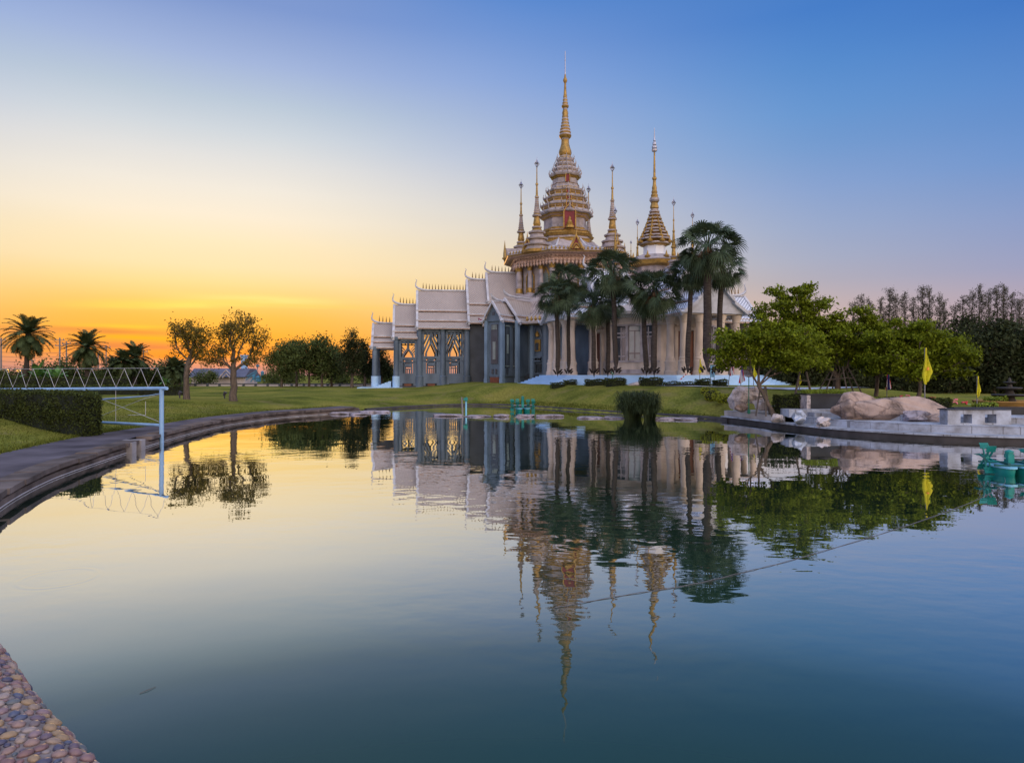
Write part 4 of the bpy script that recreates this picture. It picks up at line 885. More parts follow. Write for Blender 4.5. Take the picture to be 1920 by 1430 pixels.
for k in range(8):
    a = R(PH+45*k); c, s_ = math.cos(a), math.sin(a)
    for r, z, q in ((1.8,10.75,.6),(1.16,12.05,.62),(1.0,12.45,.55),(.84,12.85,.46),(.7,13.2,.42),(.58,13.55,.36),(.48,13.9,.3)):
        m.lathe([(0,.16*q*2,0),(.2*q,.2*q*2,0),(.35*q,.08*q*2,0),(.9*q,.01,0)], 6, (TT[0]+r*c,TT[1]+r*s_,z))
bt(m, 'turret_antefix', 'gold')
for ang in (283, 13, 103, 193): corner_spire(TT[0]+3.2*math.cos(R(ang)), TT[1]+3.2*math.sin(R(ang)), 8.9, 5.95, .64, True, .72)
corner_spire(at(1183,450,51)[0], 51, 9.3, 3.05, .5, True, .8); corner_spire(at(1266,450,52)[0], 52, 9.3, 3.05, .5, True, .8)
# --- broad flight of steps round the hall
def hull(off):
    P = []
    for ang in HA:
        F = frame(HC, ang)
        for b in ((-2.9-off*.5, 2.9+off*.5)): P.append(F(8.3+off, b, 0)[:2])
    F = frame(HC, PH+90); P += [F(5, -7.5-off, 0)[:2], F(5, 7.5+off, 0)[:2]]
    return P
for i in range(7):
    m = MB(); m.prism(hull(.26*i), .55, 2.0-.105*i); bt(m, 'step', 'stair')
# ---------------------------------------------------------------- plants
ORD = 'first second third fourth fifth sixth seventh eighth ninth tenth eleventh twelfth thirteenth fourteenth fifteenth sixteenth seventeenth eighteenth nineteenth twentieth twenty-first twenty-second twenty-third twenty-fourth'.split()
def unit(v): return v/(np.linalg.norm(v, axis=-1, keepdims=True)+1e-9)
def leaf_quads(C, size, r, up=.5, aspect=.5, droop=0.0):
    """diamond leaves at points C: returns vertices and quads"""
    n = len(C); d = unit(r.normal(size=(n,3))+np.array([0,0,-droop])); nn = unit(r.normal(size=(n,3))+np.array([0,0,up*2])); s = unit(np.cross(d, nn))
    L_ = size*r.uniform(.6,1.35,(n,1)); Wd = L_*aspect*.5
    V = np.stack([C-d*L_*.5, C+s*Wd, C+d*L_*.5, C-s*Wd], 1).reshape(-1,3); Fq = np.arange(4*n).reshape(n,4)
    return V, Fq
def skeleton(base, fork, targets, r, sag=.0, jit=.06):
    """branch tree from a trunk to target points; returns nodes, parents, radii weights"""
    nodes = [np.array(base, float)]; par = [-1]; n0 = 4
    for i in range(1, n0+1): nodes.append(np.array(base)+(np.array(fork)-np.array(base))*i/n0+r.normal(size=3)*jit*.4*np.array([1,1,.2])); par.append(i-1)
    ends = []; plen = [0.0]*len(nodes)
    order = np.argsort(np.linalg.norm(np.array(targets)-np.array(fork), axis=1))
    for k in order:
        t = np.array(targets[k]); A = np.array(nodes[n0:]); dist = np.linalg.norm(A-t, axis=1)+.7*np.maximum(0, A[:,2]-t[2])+.8*np.array(plen[n0:]); j = int(np.argmin(dist))+n0
        a = nodes[j]; Ld = np.linalg.norm(t-a); m = max(2, int(Ld/.5)); p = j
        for i in range(1, m+1):
            f_ = i/m; q = a+(t-a)*f_+np.array([0,0,.12*Ld*math.sin(math.pi*f_)])+r.normal(size=3)*jit*Ld*.5*(f_ < 1); nodes.append(q); plen.append(plen[p]+Ld/m); par.append(p); p = len(nodes)-1
        ends.append(p)
    w = np.zeros(len(nodes)); 
    for e in ends: w[e] += 1
    for i in range(len(nodes)-1, 0, -1): w[par[i]] += w[i]
    return nodes, par, w
def branch_mesh(nodes, par, w, r0, flare=1.35, n=6, rmin=.012):
    wm = w[0]; rad = [max(rmin, r0*(x/wm)**.6) for x in w]; rad[0] = r0*flare; rad[1] = r0*1.1; rad[3] *= .92; rad[4] *= .88
    m = MB(); ch = {}
    for i, p in enumerate(par): ch.setdefault(p, []).append(i)
    stack = [(0, [0])]
    starts = [0]; done = set()
    while starts:
        s_ = starts.pop(); chain = ([par[s_]] if par[s_] >= 0 else [])+[s_]; cur = s_
        while ch.get(cur):
            k = sorted(ch[cur], key=lambda i: -w[i]); starts += k[1:]; cur = k[0]; chain.append(cur)
        rr_ = [rad[i] for i in chain]
        if par[s_] >= 0: rr_[0] = rad[s_]
        if len(chain) > 1: m.tube([nodes[i] for i in chain], rr_, n, cap=False)
    return m
def blob_points(blobs, n, r, shell=.35):
    out = []
    vol = np.array([b[1][0]*b[1][1]*b[1][2] for b in blobs]); cnt = (vol/vol.sum()*n).astype(int)+1
    for (c, rad), k in zip(blobs, cnt):
        d = unit(r.normal(size=(k,3))); q = r.random((k,1))**shell; out.append(np.array(c)+d*q*np.array(rad))
    return np.concatenate(out)
def tree_meshes(seed, h_fork, r0, blobs, ntips, nleaf, sigma, lsize, leafmat, trunkmat='bark', up=.4, aspect=.5, lean=(0,0), flat=1.0, droop=0.0, shell=.35):
    r = np.random.default_rng(seed); T = blob_points(blobs, ntips, r, shell)
    nodes, par, w = skeleton((0,0,-.1), (lean[0], lean[1], h_fork), T, r)
    bm = branch_mesh(nodes, par, w, r0)
    wt = r.random(len(T))**1.2+.02; k = r.choice(len(T), nleaf, p=wt/wt.sum()); sc = r.uniform(.6, 1.4, (len(T),1))[k]
    C = T[k]+r.normal(size=(nleaf,3))*sigma*sc*np.array([1,1,flat]); V, Fq = leaf_quads(C, lsize, r, up, aspect, droop)
    return bm, V, Fq
def make_tree(name, loc, label, group, cat, *a, **k):
    leafmat = a[8]; bm, V, Fq = tree_meshes(*a, **k); root = empty(name, loc, label, cat, group)
    tr = bm.build('trunk', k.get('trunkmat', 'bark'), None, True); tr.parent = root
    cr = np_mesh('crown', V, Fq, leafmat); cr.parent = root
    return root

# two open-crowned trees against the sunset on the left lawn
def lawn_tree(px, base_y, Y, label, seed, blobs, tips, nl):
    x = gx(px, Y); z = gz(x, Y)
    return make_tree('lawn_tree', (x, Y, z), label, 'open-crowned trees on the left lawn', 'tree', seed, 1.6, .145 if px < 400 else .175, blobs, int(tips*2.0), nl, .125, .125, 'leafback', up=.2, aspect=.45, shell=.5)
lawn_tree(350, 750, 36, 'slim tree with sparse backlit crown, left one of the lawn pair', 11,
  [((-.25,0,3.6),(.75,.75,.85)),((.45,.1,3.4),(.75,.7,.85)),((.85,0,2.7),(.45,.5,.6)),((-.6,0,2.75),(.35,.4,.5)),((.3,.2,2.6),(.5,.5,.5))], 85, 3900)
lawn_tree(438, 750, 36, 'thick-trunked lawn tree with wide sparse crown against the sunset glow', 12,
  [((.3,0,4.0),(.9,.8,.8)),((-.4,.1,3.6),(.7,.7,.8)),((1.15,0,3.3),(.75,.7,.75)),((-.9,0,2.6),(.7,.7,.7)),((1.0,.1,2.4),(.6,.6,.55)),((.1,-.2,2.5),(.5,.4,.5)),((-1.3,.1,2.1),(.45,.4,.35))], 120, 6000)
# clump of rounded trees before the far wall
for i, (px, Y, s_, lab) in enumerate(((528,62,.88,'rounded green tree at the sunset end of the clump before the wall'),(556,66,1.06,'tallest rounded tree in the green clump before the wall'),(580,64,.95,'bushy mid-clump tree with low dark foliage before the wall'),(604,63,.98,'dense green tree in the clump, second from its temple end'),(622,66,.84,'small bushy tree at the temple end of the green clump'))):
    x = gx(px, Y); make_tree('shade_tree', (x, Y, gz(x,Y)), lab, 'green trees before the far wall', 'tree', 30+i, 1.5*s_, .11,
      [((0,0,3.5*s_),(1.3*s_,1.3*s_,1.1*s_)),((-.8*s_,0,2.7*s_),(1.0*s_,1,.9*s_)),((.9*s_,.2,2.6*s_),(1.0*s_,1,1.0*s_)),((.2,0,1.8*s_),(1.2*s_,1.1,.6*s_))], 60, 5200, .33, .21, 'leafmid', up=.5, shell=.42)
for i, (px, Y, top, lab) in enumerate(((660,60,607,'tall dark feathery tree with tapering crown beside the temple end steps'),(684,64,632,'dark bushy tree behind the end column of the temple'),(716,70,655,'low dark tree seen through the open end bay of the temple'))):
    x = gx(px, Y); g = gz(x,Y); h = at(px, top, Y)[2]-g
    make_tree('dark_tree', (x, Y, g), lab, 'dark trees beside the temple end', 'tree', 50+i, h*.3, .13,
      [((0,0,h*.86),(.45,.45,h*.14)),((0,0,h*.66),(.8,.8,h*.16)),((.1,0,h*.48),(1.0,1.0,h*.16)),((-.1,0,h*.33),(.9,.9,h*.12))], 70, 5200, .24, .19, 'leafdark', up=.5, shell=.45)

# ---- date palms (feather leaves)
def date_palm_meshes(seed, h, cr, nf=66):
    r = np.random.default_rng(seed); V = []; Fq = []; o = 0
    for i in range(nf):
        az = i*2.39996+r.normal()*.12; el0 = R(86)-R(140)*(i/nf)**.9+r.normal()*.07; Lf = cr*r.uniform(.88,1.08); drop = .55+.5*math.sin(max(0,math.cos(el0)))
        n = 13; t = np.linspace(0, 1, n); e = el0-t**1.6*R(62)*r.uniform(.8,1.2)
        dx = np.cos(e); dz = np.sin(e); rr_ = np.concatenate([[0], np.cumsum((dx[1:]+dx[:-1])/2)])*Lf/(n-1); zz_ = np.concatenate([[0], np.cumsum((dz[1:]+dz[:-1])/2)])*Lf/(n-1)
        ca, sa = math.cos(az), math.sin(az)
        P = np.stack([rr_*ca, rr_*sa, zz_+h], 1); S = np.array([-sa, ca, 0]); D = np.stack([dx*ca, dx*sa, dz], 1); U = np.cross(S, D)
        for k in range(len(P)-1):                       # rachis
            wd = .035*(1-t[k])+.008; wd2 = .035*(1-t[k+1])+.006
            V += [P[k]-S*wd, P[k]+S*wd, P[k+1]+S*wd2, P[k+1]-S*wd2]; Fq.append((o,o+1,o+2,o+3)); o += 4
        for q in np.linspace(.14, .99, 34):
            p = np.array([np.interp(q, t, P[:,j]) for j in range(3)]); d = np.array([np.interp(q, t, D[:,j]) for j in range(3)]); u = np.cross(S, d)
            ll = cr*.24*math.sin(math.pi*min(.97,(q*.86+.10)))**.7
            for sd in (-1, 1):
                tip = p+S*sd*ll*.72+d*ll*.62+u*ll*.18*(1 if u[2] > 0 else -1)-np.array([0,0,ll*.25])+r.normal(size=3)*.02; mid = (p+tip)/2+np.array([0,0,.03]); wv = d*.036
                V += [p-wv*.6, p+wv*.6, mid+wv, mid-wv]; Fq.append((o,o+1,o+2,o+3)); o += 4
                V += [mid-wv, mid+wv, tip+wv*.15, tip-wv*.15]; Fq.append((o,o+1,o+2,o+3)); o += 4
    m = MB(); pts = [(.02*math.sin(z*1.3), .03*math.cos(z), z) for z in np.linspace(-.2, h+.1, 9)]
    m.tube(pts, [.28,.24,.22,.21,.20,.21,.24,.36,.22], 10); pass
    return m, np.array(V), np.array(Fq)
def date_palm(px, Y, cy, cr, seed, label, lean=0):
    x = gx(px, Y); g = gz(x, Y); h = at(px, cy, Y)[2]-g; m, V, Fq = date_palm_meshes(seed, h, cr)
    root = empty('date_palm', (x, Y, g), label, 'palm', 'date palms along the left lawn'); root.rotation_euler = (0, R(lean), R(seed*37))
    t = m.build('trunk', 'palmbark', None, True); t.parent = root; c = np_mesh('fronds', V, Fq, 'date'); c.parent = root
date_palm(47, 60, 628, 2.3, 1, 'largest date palm with full drooping crown at the picture edge', 3.0)
date_palm(163, 64, 653, 2.15, 2, 'date palm with neat domed crown beside the twin power poles')
date_palm(233, 66, 680, 1.7, 3, 'low date palm with ragged fronds, sunset side of the close pair')
date_palm(253, 68, 672, 1.95, 4, 'date palm overlapping a lower one near the zigzag rail end')
date_palm(214, 74, 690, 1.6, 7, 'short date palm with half hidden trunk behind the low ragged one')
date_palm(325, 66, 693, 1.6, 5, 'small date palm just left of the slim lawn tree trunk')
date_palm(336, 70, 694, 1.4, 6, 'short date palm partly hidden behind the slim lawn tree')

# ---- fan palms in front of the temple
def fan_palm_meshes(seed, nf=40, pet=1.0, rad=.74):
    r = np.random.default_rng(seed); V = []; Fq = []; Vd = []; Fd = []; o = 0; od = 0
    def fan(az, el_, pl, rd, V, Fq, o, nseg=19, dead=False):
        ca, sa = math.cos(az), math.sin(az); S = np.array([-sa, ca, 0.]); pts = []; p = np.array([.10*ca, .10*sa, 0.]); e = el_
        for k in range(5): pts.append(p.copy()); p = p+np.array([math.cos(e)*ca, math.cos(e)*sa, math.sin(e)])*pl/4; e -= R(4.5 if not dead else 12)
        for k in range(4):
            wd = .028; V += [pts[k]-S*wd, pts[k]+S*wd, pts[k+1]+S*wd*.8, pts[k+1]-S*wd*.8]; Fq.append((o,o+1,o+2,o+3)); o += 4
        hub = pts[4]; D = np.array([math.cos(e)*ca, math.cos(e)*sa, math.sin(e)]); U = np.cross(D, S); U = U if U[2] > 0 else -U
        fold = r.uniform(.15,.5); tw = r.normal()*.55; S2 = S*math.cos(tw)+U*math.sin(tw); U2 = U*math.cos(tw)-S*math.sin(tw)
        for k in range(nseg):
            th = R(-118)+R(236)*(k+.5)/nseg; dth = R(236)/nseg*.56; L_ = rd*(1-.22*abs(th/R(118))**1.5)*r.uniform(.9,1.06)
            def pt(q, tt): 
                v = D*math.cos(tt)+S2*math.sin(tt); return hub+v*q*L_+U2*(fold*.5*abs(math.sin(tt))*q*L_)+np.array([0,0,-1.0])*(L_*(.50 if not dead else .8)*max(0,q-.38)**1.6)
            a0, a1 = pt(.12, th-dth), pt(.12, th+dth); b0, b1 = pt(.5, th-dth*.86), pt(.5, th+dth*.86); c0, c1 = pt(.8, th-dth*.34), pt(.8, th+dth*.34); t0 = pt(1.0, th-dth*.05)+np.array([0,0,-.06]); t1 = pt(1.0, th+dth*.05)+np.array([0,0,-.06])
            rid = U2*.025
            V += [a0, a1, b1+rid*(k%2), b0+rid*((k+1)%2), b0, b1, c1, c0, c0, c1, t1, t0]
            Fq += [(o,o+1,o+2,o+3),(o+4,o+5,o+6,o+7),(o+8,o+9,o+10,o+11)]; o += 12
        return o
    for i in range(nf):
        f_ = i/nf; o = fan(i*2.39996+r.normal()*.15, R(84)-R(158)*f_**.95+r.normal()*.12, pet*r.uniform(.75,1.1)*(.75+.35*math.sin(math.pi*f_)), rad*r.uniform(.85,1.1), V, Fq, o)
    for i in range(22): od = fan(r.uniform(0,2*np.pi), R(-62)+r.normal()*.1, pet*.55*r.uniform(.7,1.1), rad*.75, Vd, Fd, od, 12, True)
    return np.array(V), np.array(Fq), np.array(Vd), np.array(Fd)
fan_var = [fan_palm_meshes(100+i, nf=n_) for i, n_ in enumerate((50, 56, 46))]
fan_src = []
def fan_palm(px, Y, cx, cy, sc, var, label, r0=.17):
    x = gx(px, Y); g = gz(x, Y); p = at(cx, cy, Y); h = p[2]-g; dx = p[0]-x
    root = empty('fan_palm', (x, Y, g), label, 'palm', 'fan palms before the temple')
    m = MB(); zs_ = np.linspace(-.1, h, 10); m.tube([(dx*(z/h)**1.5+.02*math.sin(z*2+px), .02*math.cos(z*1.7), z) for z in zs_], [r0*1.5,r0*1.15,r0,r0*.97,r0*.95,r0*.92,r0*.9,r0*.9,r0*1.0,r0*.8], 12)
    for k in range(7):                                   # old leaf bases low on the trunk
        a = k*2.4; m.tube([(r0*math.cos(a), r0*math.sin(a), .75+.03*k), ((r0+.14)*math.cos(a), (r0+.14)*math.sin(a), .92+.03*k), ((r0+.2)*math.cos(a), (r0+.2)*math.sin(a), .9+.03*k)], [.06,.05,.02], 5)
    m.build('trunk', 'palmbark', None, True).parent = root
    V, Fq, Vd, Fd = fan_var[var]
    key = var
    for nm, vv, ff, mt in (('crown',V,Fq,'fan'),('dead_fronds',Vd,Fd,'fandead')):
        k2 = (nm, var); ex = [q for q in fan_src if q[0] == k2]
        if ex: c = ex[0][1].copy(); COL.objects.link(c)
        else: c = np_mesh(nm, vv, ff, mt); fan_src.append((k2, c))
        c.parent = root; c.location = (dx, 0, h); c.scale = (sc,)*3; c.rotation_euler = (0, 0, px*1.7)
    return root
for a in ((1046,43.6,1044,552,.98,0,'fan palm with low loose crown at the open end of the palm row',.15),
          (1066,44.6,1066,527,1.0,1,'fan palm with thin pale trunk, second from the open end of the row',.13),
          (1114,42.0,1111,572,.9,2,'shortest fan palm of the row, crown tucked under a taller neighbour',.15),
          (1140,43.2,1141,568,.8,0,'fan palm half hidden behind the tall one with hanging dead fronds',.15),
          (1155,40.4,1148,508,1.06,1,'tall fan palm with dark hanging skirt before the hall windows',.16),
          (1212,40.0,1203,540,.8,2,'fan palm with slim trunk leaning behind the broad crowned one',.16),
          (1226,39.0,1228,545,1.1,0,'broad crowned fan palm growing from the box hedge before the hall',.18),
          (1288,38.0,1298,508,.84,1,'fan palm with brown dead fronds on its shaggy crown beside the tallest one',.15),
          (1326,36.2,1327,460,1.16,0,'tallest fan palm with thick dark trunk and very full crown',.24),
          (1346,38.5,1354,504,.86,2,'fan palm with yellowing hanging fronds behind the tallest palm trunk',.17)):
    fan_palm(*a)

# ---- clipped hedges, golden balls, reeds
def hedge(name, poly, z0, z1, label, cat, group=None, dens=420, ls=.055, mt='hedge', inset=.07, seed=1):
    """clipped box: dark inside and a skin of small leaves on its top and sides"""
    r = np.random.default_rng(seed); P = np.array(poly); n = len(P); c = P.mean(0); root = empty(name, (c[0], c[1], z0), label, cat, group)
    m = MB(); m.prism([tuple(c+(p-c)*(1-inset/np.linalg.norm(p-c))-c) for p in P], -.02, z1-z0-inset); m.build('core', 'core', None).parent = root
    pts = []
    for i in range(n):
        a, b = P[i], P[(i+1)%n]; L_ = np.linalg.norm(b-a); k = int(L_*(z1-z0)*dens); t = r.random((k,1)); q = a+(b-a)*t; z = r.random((k,1))*(z1-z0); pts.append(np.concatenate([q-c, z], 1))
    area = .5*abs(np.sum(P[:,0]*np.roll(P[:,1],-1)-P[:,1]*np.roll(P[:,0],-1))); k = int(area*dens*1.3); lo, hi = P.min(0), P.max(0); q = lo+(hi-lo)*r.random((k*4,2))
    ins = np.ones(len(q), bool); 
    for i in range(n):
        a, b = P[i], P[(i+1)%n]; s_ = (b[0]-a[0])*(q[:,1]-a[1])-(b[1]-a[1])*(q[:,0]-a[0]); cc = (b[0]-a[0])*(c[1]-a[1])-(b[1]-a[1])*(c[0]-a[0]); ins &= s_*cc >= 0
    q = q[ins][:k]; pts.append(np.concatenate([q-c, np.full((len(q),1), z1-z0)], 1))
    C = np.concatenate(pts); C = C+r.normal(size=C.shape)*.028+.03*np.sin(C[:, [1,2,0]]*7); V, Fq = leaf_quads(C, ls, r, .5, .6)
    np_mesh('foliage', V, Fq, mt).parent = root; return root
A_, B_ = np.array(at(187,815,16.4)[:2]), np.array(at(150,812,17.4)[:2])
hedge('box_hedge', [(-20.6,23.8),(-12.0,18.7),(-11.93,19.4),(-20.3,24.5)], .2, 1.47, 'thick clipped dark green hedge block at the picture edge beside the path', 'hedge', None, 1500, .062, seed=3)
hedge('low_hedge', [(gx(-60,46),46.0),(gx(345,46),46.0),(gx(345,47),47.2),(gx(-60,47),47.2)], .55, 1.25, 'long low clipped hedge running across the left lawn behind the zigzag rail', 'hedge', None, 130, .14, seed=4)
hedge('low_hedge', [(gx(-60,56),56.0),(gx(240,56),56.0),(gx(240,57),57.2),(gx(-60,57),57.2)], .6, 1.75, 'second clipped hedge with paler flat top behind the long low hedge', 'hedge', None, 100, .16, seed=5)
def ring(px, Y, rx, ry, n=12): x = gx(px, Y); return [(x+rx*math.cos(2*math.pi*i/n), Y+ry*math.sin(2*math.pi*i/n)) for i in range(n)]
for i, (px, Y, rx, h, lab) in enumerate(((1047,43.2,.52,.30,'small clipped hedge ring at the foot of the first fan palm'),(1069,44.2,.45,.30,'small clipped hedge ring around the thin pale palm trunk'),(1117,41.7,.7,.33,'clipped hedge ring around the shortest fan palm trunk'),(1143,43.0,.45,.3,'low hedge ring mostly behind the tall skirted palm'),(1154,40.0,.65,.42,'tall round clipped hedge before the hall window palm'),(1221,38.7,.70,.44,'clipped drum hedge shared by two close palm trunks'),(1318,37.0,.44,.36,'clipped hedge at the foot of the tallest fan palm'),(1350,38.3,.46,.34,'dark hedge mound behind the tallest palm trunk'))):
    g = min(gz(gx(px,Y), Y-.3), gz(gx(px,Y),Y)); hedge('round_hedge', ring(px, Y, rx, rx*.8), g-.03, g+h, lab, 'hedge', 'clipped hedges at the palm feet', 500, .07, seed=20+i)
hedge('low_hedge', [(gx(1243,38.4),38.2),(gx(1322,38.4),37.9),(gx(1322,38.8),38.4),(gx(1243,38.8),38.7)], 1.25, 1.58, 'straight low hedge strip along the foot of the pale blue steps', 'hedge', None, 400, .07, seed=31)
def ball(px, Y, py, rad, lab, i):
    x = gx(px, Y); z = at(px, py, Y)[2]; r = np.random.default_rng(60+i); root = empty('topiary_ball', (x, Y, z-rad*.8), lab, 'shrub', 'golden clipped shrubs by the white rocks')
    m = MB(); m.lathe([(rad*.8+rad*.86*math.sin(t), rad*.9*math.cos(t)) for t in np.linspace(-1.4,1.5,8)], 10); m.build('core', 'core', None).parent = root
    d = unit(r.normal(size=(900,3))); d[:,2] = np.maximum(d[:,2], -.75); C = d*rad*(1+.05*np.sin(d[:,:1]*9)+r.normal(size=(900,1))*.05)*np.array([1,1,.92])+np.array([0,0,rad*.8]); V, Fq = leaf_quads(C, .06, r, .6, .6); np_mesh('foliage', V, Fq, 'topiary').parent = root
for i, a in enumerate(((1325,33.5,735,.30,'topmost golden clipped ball on the lawn slope'),(1334,32.6,742,.34,'largest golden clipped ball below the topmost one'),(1346,31.8,744,.26,'golden clipped ball in the middle of the row'),(1353,31.0,748,.22,'small golden clipped ball between two in the row'),(1361,30.6,748,.24,'golden clipped ball touching the white rocks'),(1337,33.6,735,.22,'small golden clipped ball tucked behind the topmost pair'))): ball(*a, i)
def reeds(px, Y, wid, h, n, seed, label, name='reed_clump', mt='leafdark', g0=None):
    r = np.random.default_rng(seed); x = gx(px, Y); V = []; Fq = []; o = 0
    for i in range(n):
        a = r.uniform(0, 2*np.pi); q = math.sqrt(r.random())*wid*.42; b = np.array([q*math.cos(a), q*math.sin(a), -.1]); out = q+r.uniform(-.1,.35)*wid*.5; hh = h*r.uniform(.45,1.1)
        p1 = b+np.array([math.cos(a)*out*.35, math.sin(a)*out*.35, hh*.6]); p2 = b+np.array([math.cos(a)*out, math.sin(a)*out, hh*.98]); s_ = np.array([-math.sin(a+1), math.cos(a+1), 0])*.012
        V += [b-s_, b+s_, p1+s_, p1-s_, p1-s_, p1+s_, p2+s_*.5, p2-s_*.5]; Fq += [(o,o+1,o+2,o+3),(o+4,o+5,o+6,o+7)]; o += 8
        for k in range(7):                               # thread-like rays at the stem top
            d = unit(r.normal(size=3)+np.array([math.cos(a)*.3, math.sin(a)*.3, .35]))*.22*h; w_ = np.cross(d, [0,0,1.]); w_ = unit(w_)*.006; V += [p2-w_, p2+w_, p2+d*.55+w_, p2+d*.55-w_, p2+d*.55-w_, p2+d*.55+w_, p2+d-np.array([0,0,.08*h])+w_*.4, p2+d-np.array([0,0,.08*h])-w_*.4]; Fq += [(o,o+1,o+2,o+3),(o+4,o+5,o+6,o+7)]; o += 8
    ob = np_mesh(name, np.array(V), np.array(Fq), mt); ob.location = (x, Y, 0); return tag(ob, label, 'reeds', 'reed clumps in the pond')
reeds(1186, 30.2, .80, 1.22, 520, 5, 'larger dark reed clump standing in the pond', mt='reed')
reeds(1218, 30.0, .52, 1.18, 380, 6, 'narrower dark reed clump beside the larger one', mt='reed')

# ---- yellow-green trees on the right bank
def bank_tree(px, Y, lab, seed, blobs, tips, nl, fork, lean, r0=.085):
    x = gx(px, Y); g = max(gz(x, Y), .42)
    make_tree('bank_tree', (x, Y, g), lab, 'yellow-green trees on the right bank', 'tree', seed, fork, r0, [((c[0]*1.12,c[1]*1.1,c[2]),(q[0]*1.18,q[1]*1.15,q[2]*1.25)) for c, q in blobs], int(tips*1.2), int(nl*1.7), .17, .135, 'leafyel', up=1.0, aspect=.6, lean=lean, flat=.5, shell=.5)
bank_tree(1452, 26.2, 'yellow-green tree with leaning trunk and broad low crown over the white rocks', 71,
  [((-1.3,0,2.75),(.95,.9,.65)),((-.3,.2,3.2),(1.0,.9,.55)),((.5,.1,3.0),(.9,.9,.6)),((-.4,.2,2.7),(1.0,.9,.6)),((.4,0,2.5),(.9,.9,.55)),((1.0,.2,2.3),(.8,.8,.5)),((-1.6,.1,2.2),(.6,.6,.4)),((.1,-.2,2.05),(1.1,.7,.35)),((1.5,.2,2.7),(.5,.5,.4))], 130, 15000, 1.15, (-.55,.1))
bank_tree(1572, 29.0, 'tallest yellow-green tree with rounded top rising over the others', 72,
  [((-1.7,0,4.7),(1.0,.9,.6)),((-2.5,0,4.2),(.7,.7,.4)),((-.9,.2,3.7),(1.2,1.1,.9)),((-.2,0,3.0),(1.2,1.1,.8)),((-1.7,.1,3.1),(1.1,1.0,.7)),((.6,.1,2.6),(1.0,.9,.6)),((-2.6,0,3.5),(.6,.6,.4)),((-.5,0,2.1),(1.3,1.0,.5)),((.4,.1,3.4),(.9,.9,.5)),((-2.4,0,2.7),(1.0,.9,.6)),((.9,.1,3.9),(.7,.7,.45)),((-2.9,.1,3.0),(.6,.6,.4))], 170, 21000, 1.25, (0,0), .13)
bank_tree(1640, 29.5, 'slender yellow-green tree with reddish twigs between the two large crowns', 73,
  [((.0,0,3.1),(.8,.8,.6)),((-.4,.1,2.5),(.9,.8,.5)),((.5,0,2.4),(.9,.8,.5)),((.1,0,1.8),(1.1,.8,.45))], 80, 9000, 1.1, (.1,0))
bank_tree(1722, 27.2, 'broad yellow-green tree behind the large yellow flag', 74,
  [((-.2,0,3.0),(.9,.9,.6)),((-1.2,.1,2.5),(.9,.9,.6)),((.8,0,2.5),(1.0,.9,.6)),((1.4,.1,1.9),(.6,.7,.5)),((-.4,0,1.9),(1.3,.9,.55)),((.5,-.1,1.75),(1.2,.7,.35))], 130, 16000, 1.0, (0,0))
# ---- feathery casuarinas and the dark belt beneath them
def casuarina_meshes(seed, h):
    r = np.random.default_rng(seed); m = MB(); m.tube([(.05*math.sin(z),.05*math.cos(z*1.3),z) for z in np.linspace(-.2,h,10)], list(np.linspace(.14,.012,10)), 6); C = []
    for z in np.linspace(h*.18, h*.98, 64):
        for _ in range(2):
            a = r.uniform(0,2*np.pi); L_ = (.25+1.05*(1-z/h)**.65)*r.uniform(.3,1.2)*(1+.35*math.sin(z*2.3+seed)); t = np.linspace(.15,1,9)[:,None]; P = np.concatenate([np.cos(a)*L_*t, np.sin(a)*L_*t, z+.75*L_*t**1.2-.05], 1)
            m.tube([tuple(P[0]*np.array([.1,.1,1])), tuple(P[4]), tuple(P[8])], [.016,.01,.004], 3, cap=False)
            k = r.integers(0,9,int(9+24*L_)); C.append(P[k]+r.normal(size=(len(k),3))*np.array([.09,.09,.12]))
    C = np.concatenate(C); V, Fq = leaf_quads(C, .22, r, 0, .2, .7); return m, V, Fq
cas = []
for i in range(4):
    m, V, Fq = casuarina_meshes(200+i, 10.0); t = m.build('trunk', 'bark', None); c = np_mesh('crown', V, Fq, 'leafbrown'); cas.append((t, c, [False]))
cas_words = ['tall slender','thin wispy','bushy narrow','straight sparse']
CX = [(1600,566),(1614,552),(1630,560),(1648,556),(1664,540),(1681,552),(1697,546),(1712,558),(1728,536),(1744,540),(1759,552),(1772,566),(1790,572),(1806,556),(1822,544),(1838,532),(1853,546),(1868,536),(1884,532),(1897,548),(1911,560),(1926,540),(1940,548)]
for i, (px, top) in enumerate(CX):
    Y = 58+5*((i*7)%5)/4; x = gx(px, Y); g = gz(x, Y); h = at(px, top, Y)[2]-g; t, c, used = cas[i % 4]
    root = empty('casuarina', (x, Y, g), 'wispy grey-green casuarina, %s in its row counted from the temple end' % ORD[i], 'tree', 'casuarinas behind the right bank'); s_ = h/10
    for src, nm in ((t,'trunk'),(c,'crown')):
        o = src if not used[0] else src.copy()
        if used[0]: COL.objects.link(o)
        o.parent = root
    used[0] = True; root.scale = (s_*1.05, s_*1.05, s_); root.rotation_euler = (0, R(random.uniform(-1.5,1.5)), random.uniform(0,6.3))
def belt_tree(seed): return tree_meshes(seed, .8, .12, [((0,0,1.8),(1.3,1.2,.9)),((.6,.2,2.7),(1.0,1.0,.9)),((-.7,0,2.5),(1.0,1.0,.8)),((0,0,.8),(1.5,1.3,.6)),((.1,0,3.5),(.6,.6,.6))], 60, 5500, .34, .24, 'leafdark', up=.4)
bts = []
for i in range(3):
    bm, V, Fq = belt_tree(300+i); t = bm.build('trunk', 'bark', None, True); c = np_mesh('crown', V, Fq, 'leafdark'); bts.append((t, c, [False]))
